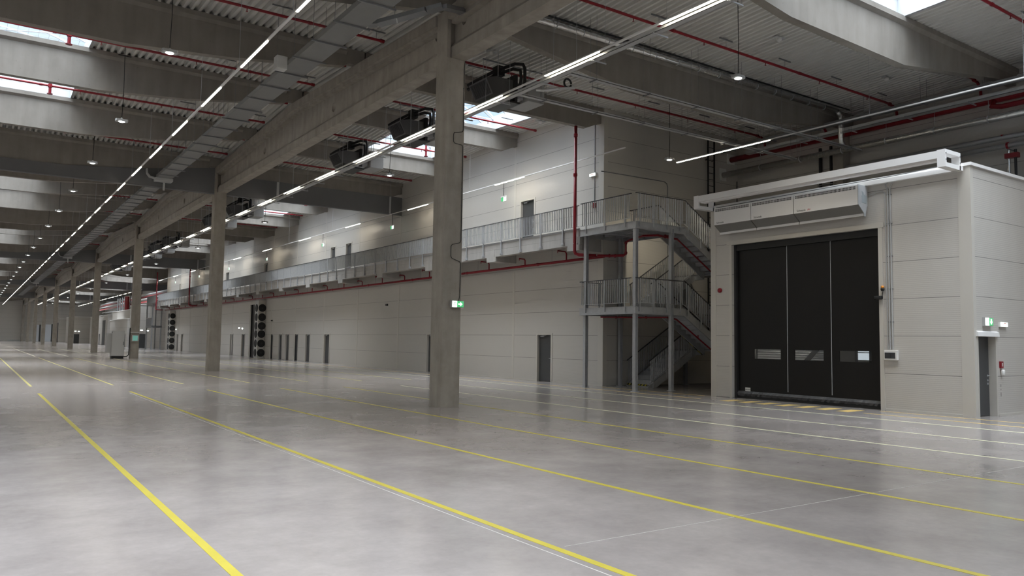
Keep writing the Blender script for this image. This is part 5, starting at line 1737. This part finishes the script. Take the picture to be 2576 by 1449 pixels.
# grey gates in the far end wall
for i, (xa, xb, h) in enumerate(((13.35, 13.9, 4.2), (14.9, 16.6, 4.4), (17.9, 18.7, 4.5))):
    t = thing('roller_gate', ['narrow grey gate in the far end wall, left one', 'grey roller gate in the far end wall, middle one', 'blue-grey gate in the far end wall, right one'][i], 'gate', ((xa + xb) / 2, FARY, 0))
    obj('leaf', MB().box(xa, FARY - 0.06, 0, xb, FARY - 0.001, h), 'alum', t)
    obj('frame', MB().box(xb, FARY - 0.12, 0, xb + 0.35, FARY - 0.001, h + 0.1), 'doorgrey', t)
t = thing('debris_pile', 'low heap of grey material lying at the foot of the far wall', 'heap', (9.2, FARY - 0.8, 0))
random.seed(5)
for i in range(6):
    x = 7.3 + 0.42 * i
    hgt = random.uniform(0.25, 0.5)
    obj('lump', MB().prism([(x - 0.3, 0.0), (x + 0.35, 0.0), (x + 0.2, hgt * 0.8), (x, hgt), (x - 0.2, hgt * 0.6)], 'y', FARY - 1.3, FARY - 0.5), 'plastic', t)
# pipes above the distant rooms
t = thing('pipe_rack', 'tangle of red and grey pipes over the distant box rooms', 'pipes', (22, 140, 7))
for i, (z, m, r) in enumerate(((6.9, 'red', 0.13), (7.4, 'galv', 0.12), (7.8, 'darkred', 0.12), (8.2, 'galv', 0.14), (6.5, 'galv_dark', 0.12))):
    obj('pipe', MB().tube([(21.2 + 0.3 * i, 115.0, z), (21.2 + 0.3 * i, 186.0, z)], r, 8), m, t)
for i in range(9):
    y = 133 + 2.6 * i
    obj('riser', MB().tube([(20.9, y, 6.0), (20.9, y, 8.3)], 0.11 if i != 4 else 0.4, 8), 'galv_dark' if i != 4 else 'darkred', t)
# second stair beyond the gallery end
t = thing('steel_platform', 'small grey steel stair platform beyond the gallery end', 'staircase', (19.6, 113, 0))
for x, y in ((19.5, 116.5), (19.5, 112.5), (20.6, 116.5), (20.6, 112.5)):
    obj('post', MB().box(x - 0.08, y - 0.08, 0, x + 0.08, y + 0.08, 6.1), 'galv', t)
obj('platform', MB().box(19.4, 112.4, 2.9, 20.7, 116.6, 3.15).box(19.4, 110.1, 5.95, 20.7, 116.6, 6.15), 'galv_dark', t)
mb = MB()
for i in range(24):
    y = 112.5 + 4.1 * i / 23
    mb.box(19.42, y - 0.02, 3.15, 19.45, y + 0.02, 4.15)
mb.box(19.4, 112.4, 4.13, 19.47, 116.6, 4.18)
obj('railing', mb, 'galv', t)
mb = MB()
for i in range(36):
    y = 110.2 + 6.4 * i / 35
    mb.box(19.42, y - 0.02, 6.15, 19.45, y + 0.02, 7.13)
mb.box(19.4, 110.1, 7.11, 19.47, 116.6, 7.16)
obj('railing', mb, 'galv', t)

# ================================================================== FLOOR MARKINGS
def marking(x0, y0, x1, y1, label, mat='yellow', cat='floor line', z=0.003):
    o = obj('floor_line', MB().box(x0, y0, 0.0002, x1, y1, z), mat)
    tag(o, label, cat, 'painted floor lines')
XS = [1.66, 4.10, 6.40, 8.80, 11.10, 13.40, 15.70]
for i, x in enumerate(XS):
    w = 0.038
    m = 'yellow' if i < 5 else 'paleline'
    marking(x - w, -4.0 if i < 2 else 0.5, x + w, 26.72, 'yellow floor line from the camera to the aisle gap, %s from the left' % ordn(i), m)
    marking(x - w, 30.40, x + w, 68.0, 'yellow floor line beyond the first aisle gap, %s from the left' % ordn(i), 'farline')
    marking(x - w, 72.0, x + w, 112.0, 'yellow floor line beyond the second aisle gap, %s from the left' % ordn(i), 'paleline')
marking(17.9, 2.0, 17.99, 66.0, 'pale floor line nearest the box room and gallery front', 'paleline')
marking(19.15, -2.0, 19.24, 11.6, 'ochre floor line running to the striped patch, outer one', 'ochre')
marking(20.2, -2.0, 20.28, 11.75, 'ochre floor line close to the box room wall', 'ochre')
marking(19.10, 17.1, 19.18, 66.0, 'pale ochre line along the stairs and gallery wall', 'ochre')
marking(20.3, 18.0, 20.38, 23.2, 'thin ochre line across the stair recess', 'ochre')
for i in range(7):
    y = 11.97 + 0.66 * i
    o = obj('floor_stripe', MB().prism([(19.07, y), (19.98, y + 0.08), (19.86, y + 0.40), (19.09, y + 0.36)], 'z', 0.0002, 0.003), 'ochre')
    tag(o, '%s slanted ochre stripe before the black door, from the right' % ordn(i), 'floor stripe', 'slanted stripes before the door')
o = obj('floor_joint', MB().box(3.97, -2.0, 0.0002, 3.982, 26.0, 0.002), 'joint')
tag(o, 'thin pale floor joint just beside the second yellow line', 'floor joint')
o = obj('floor_joint', MB().box(4.2, 5.244, 0.0002, 18.0, 5.252, 0.002), 'joint')
tag(o, 'thin pale floor joint crossing the yellow lines in the foreground', 'floor joint')
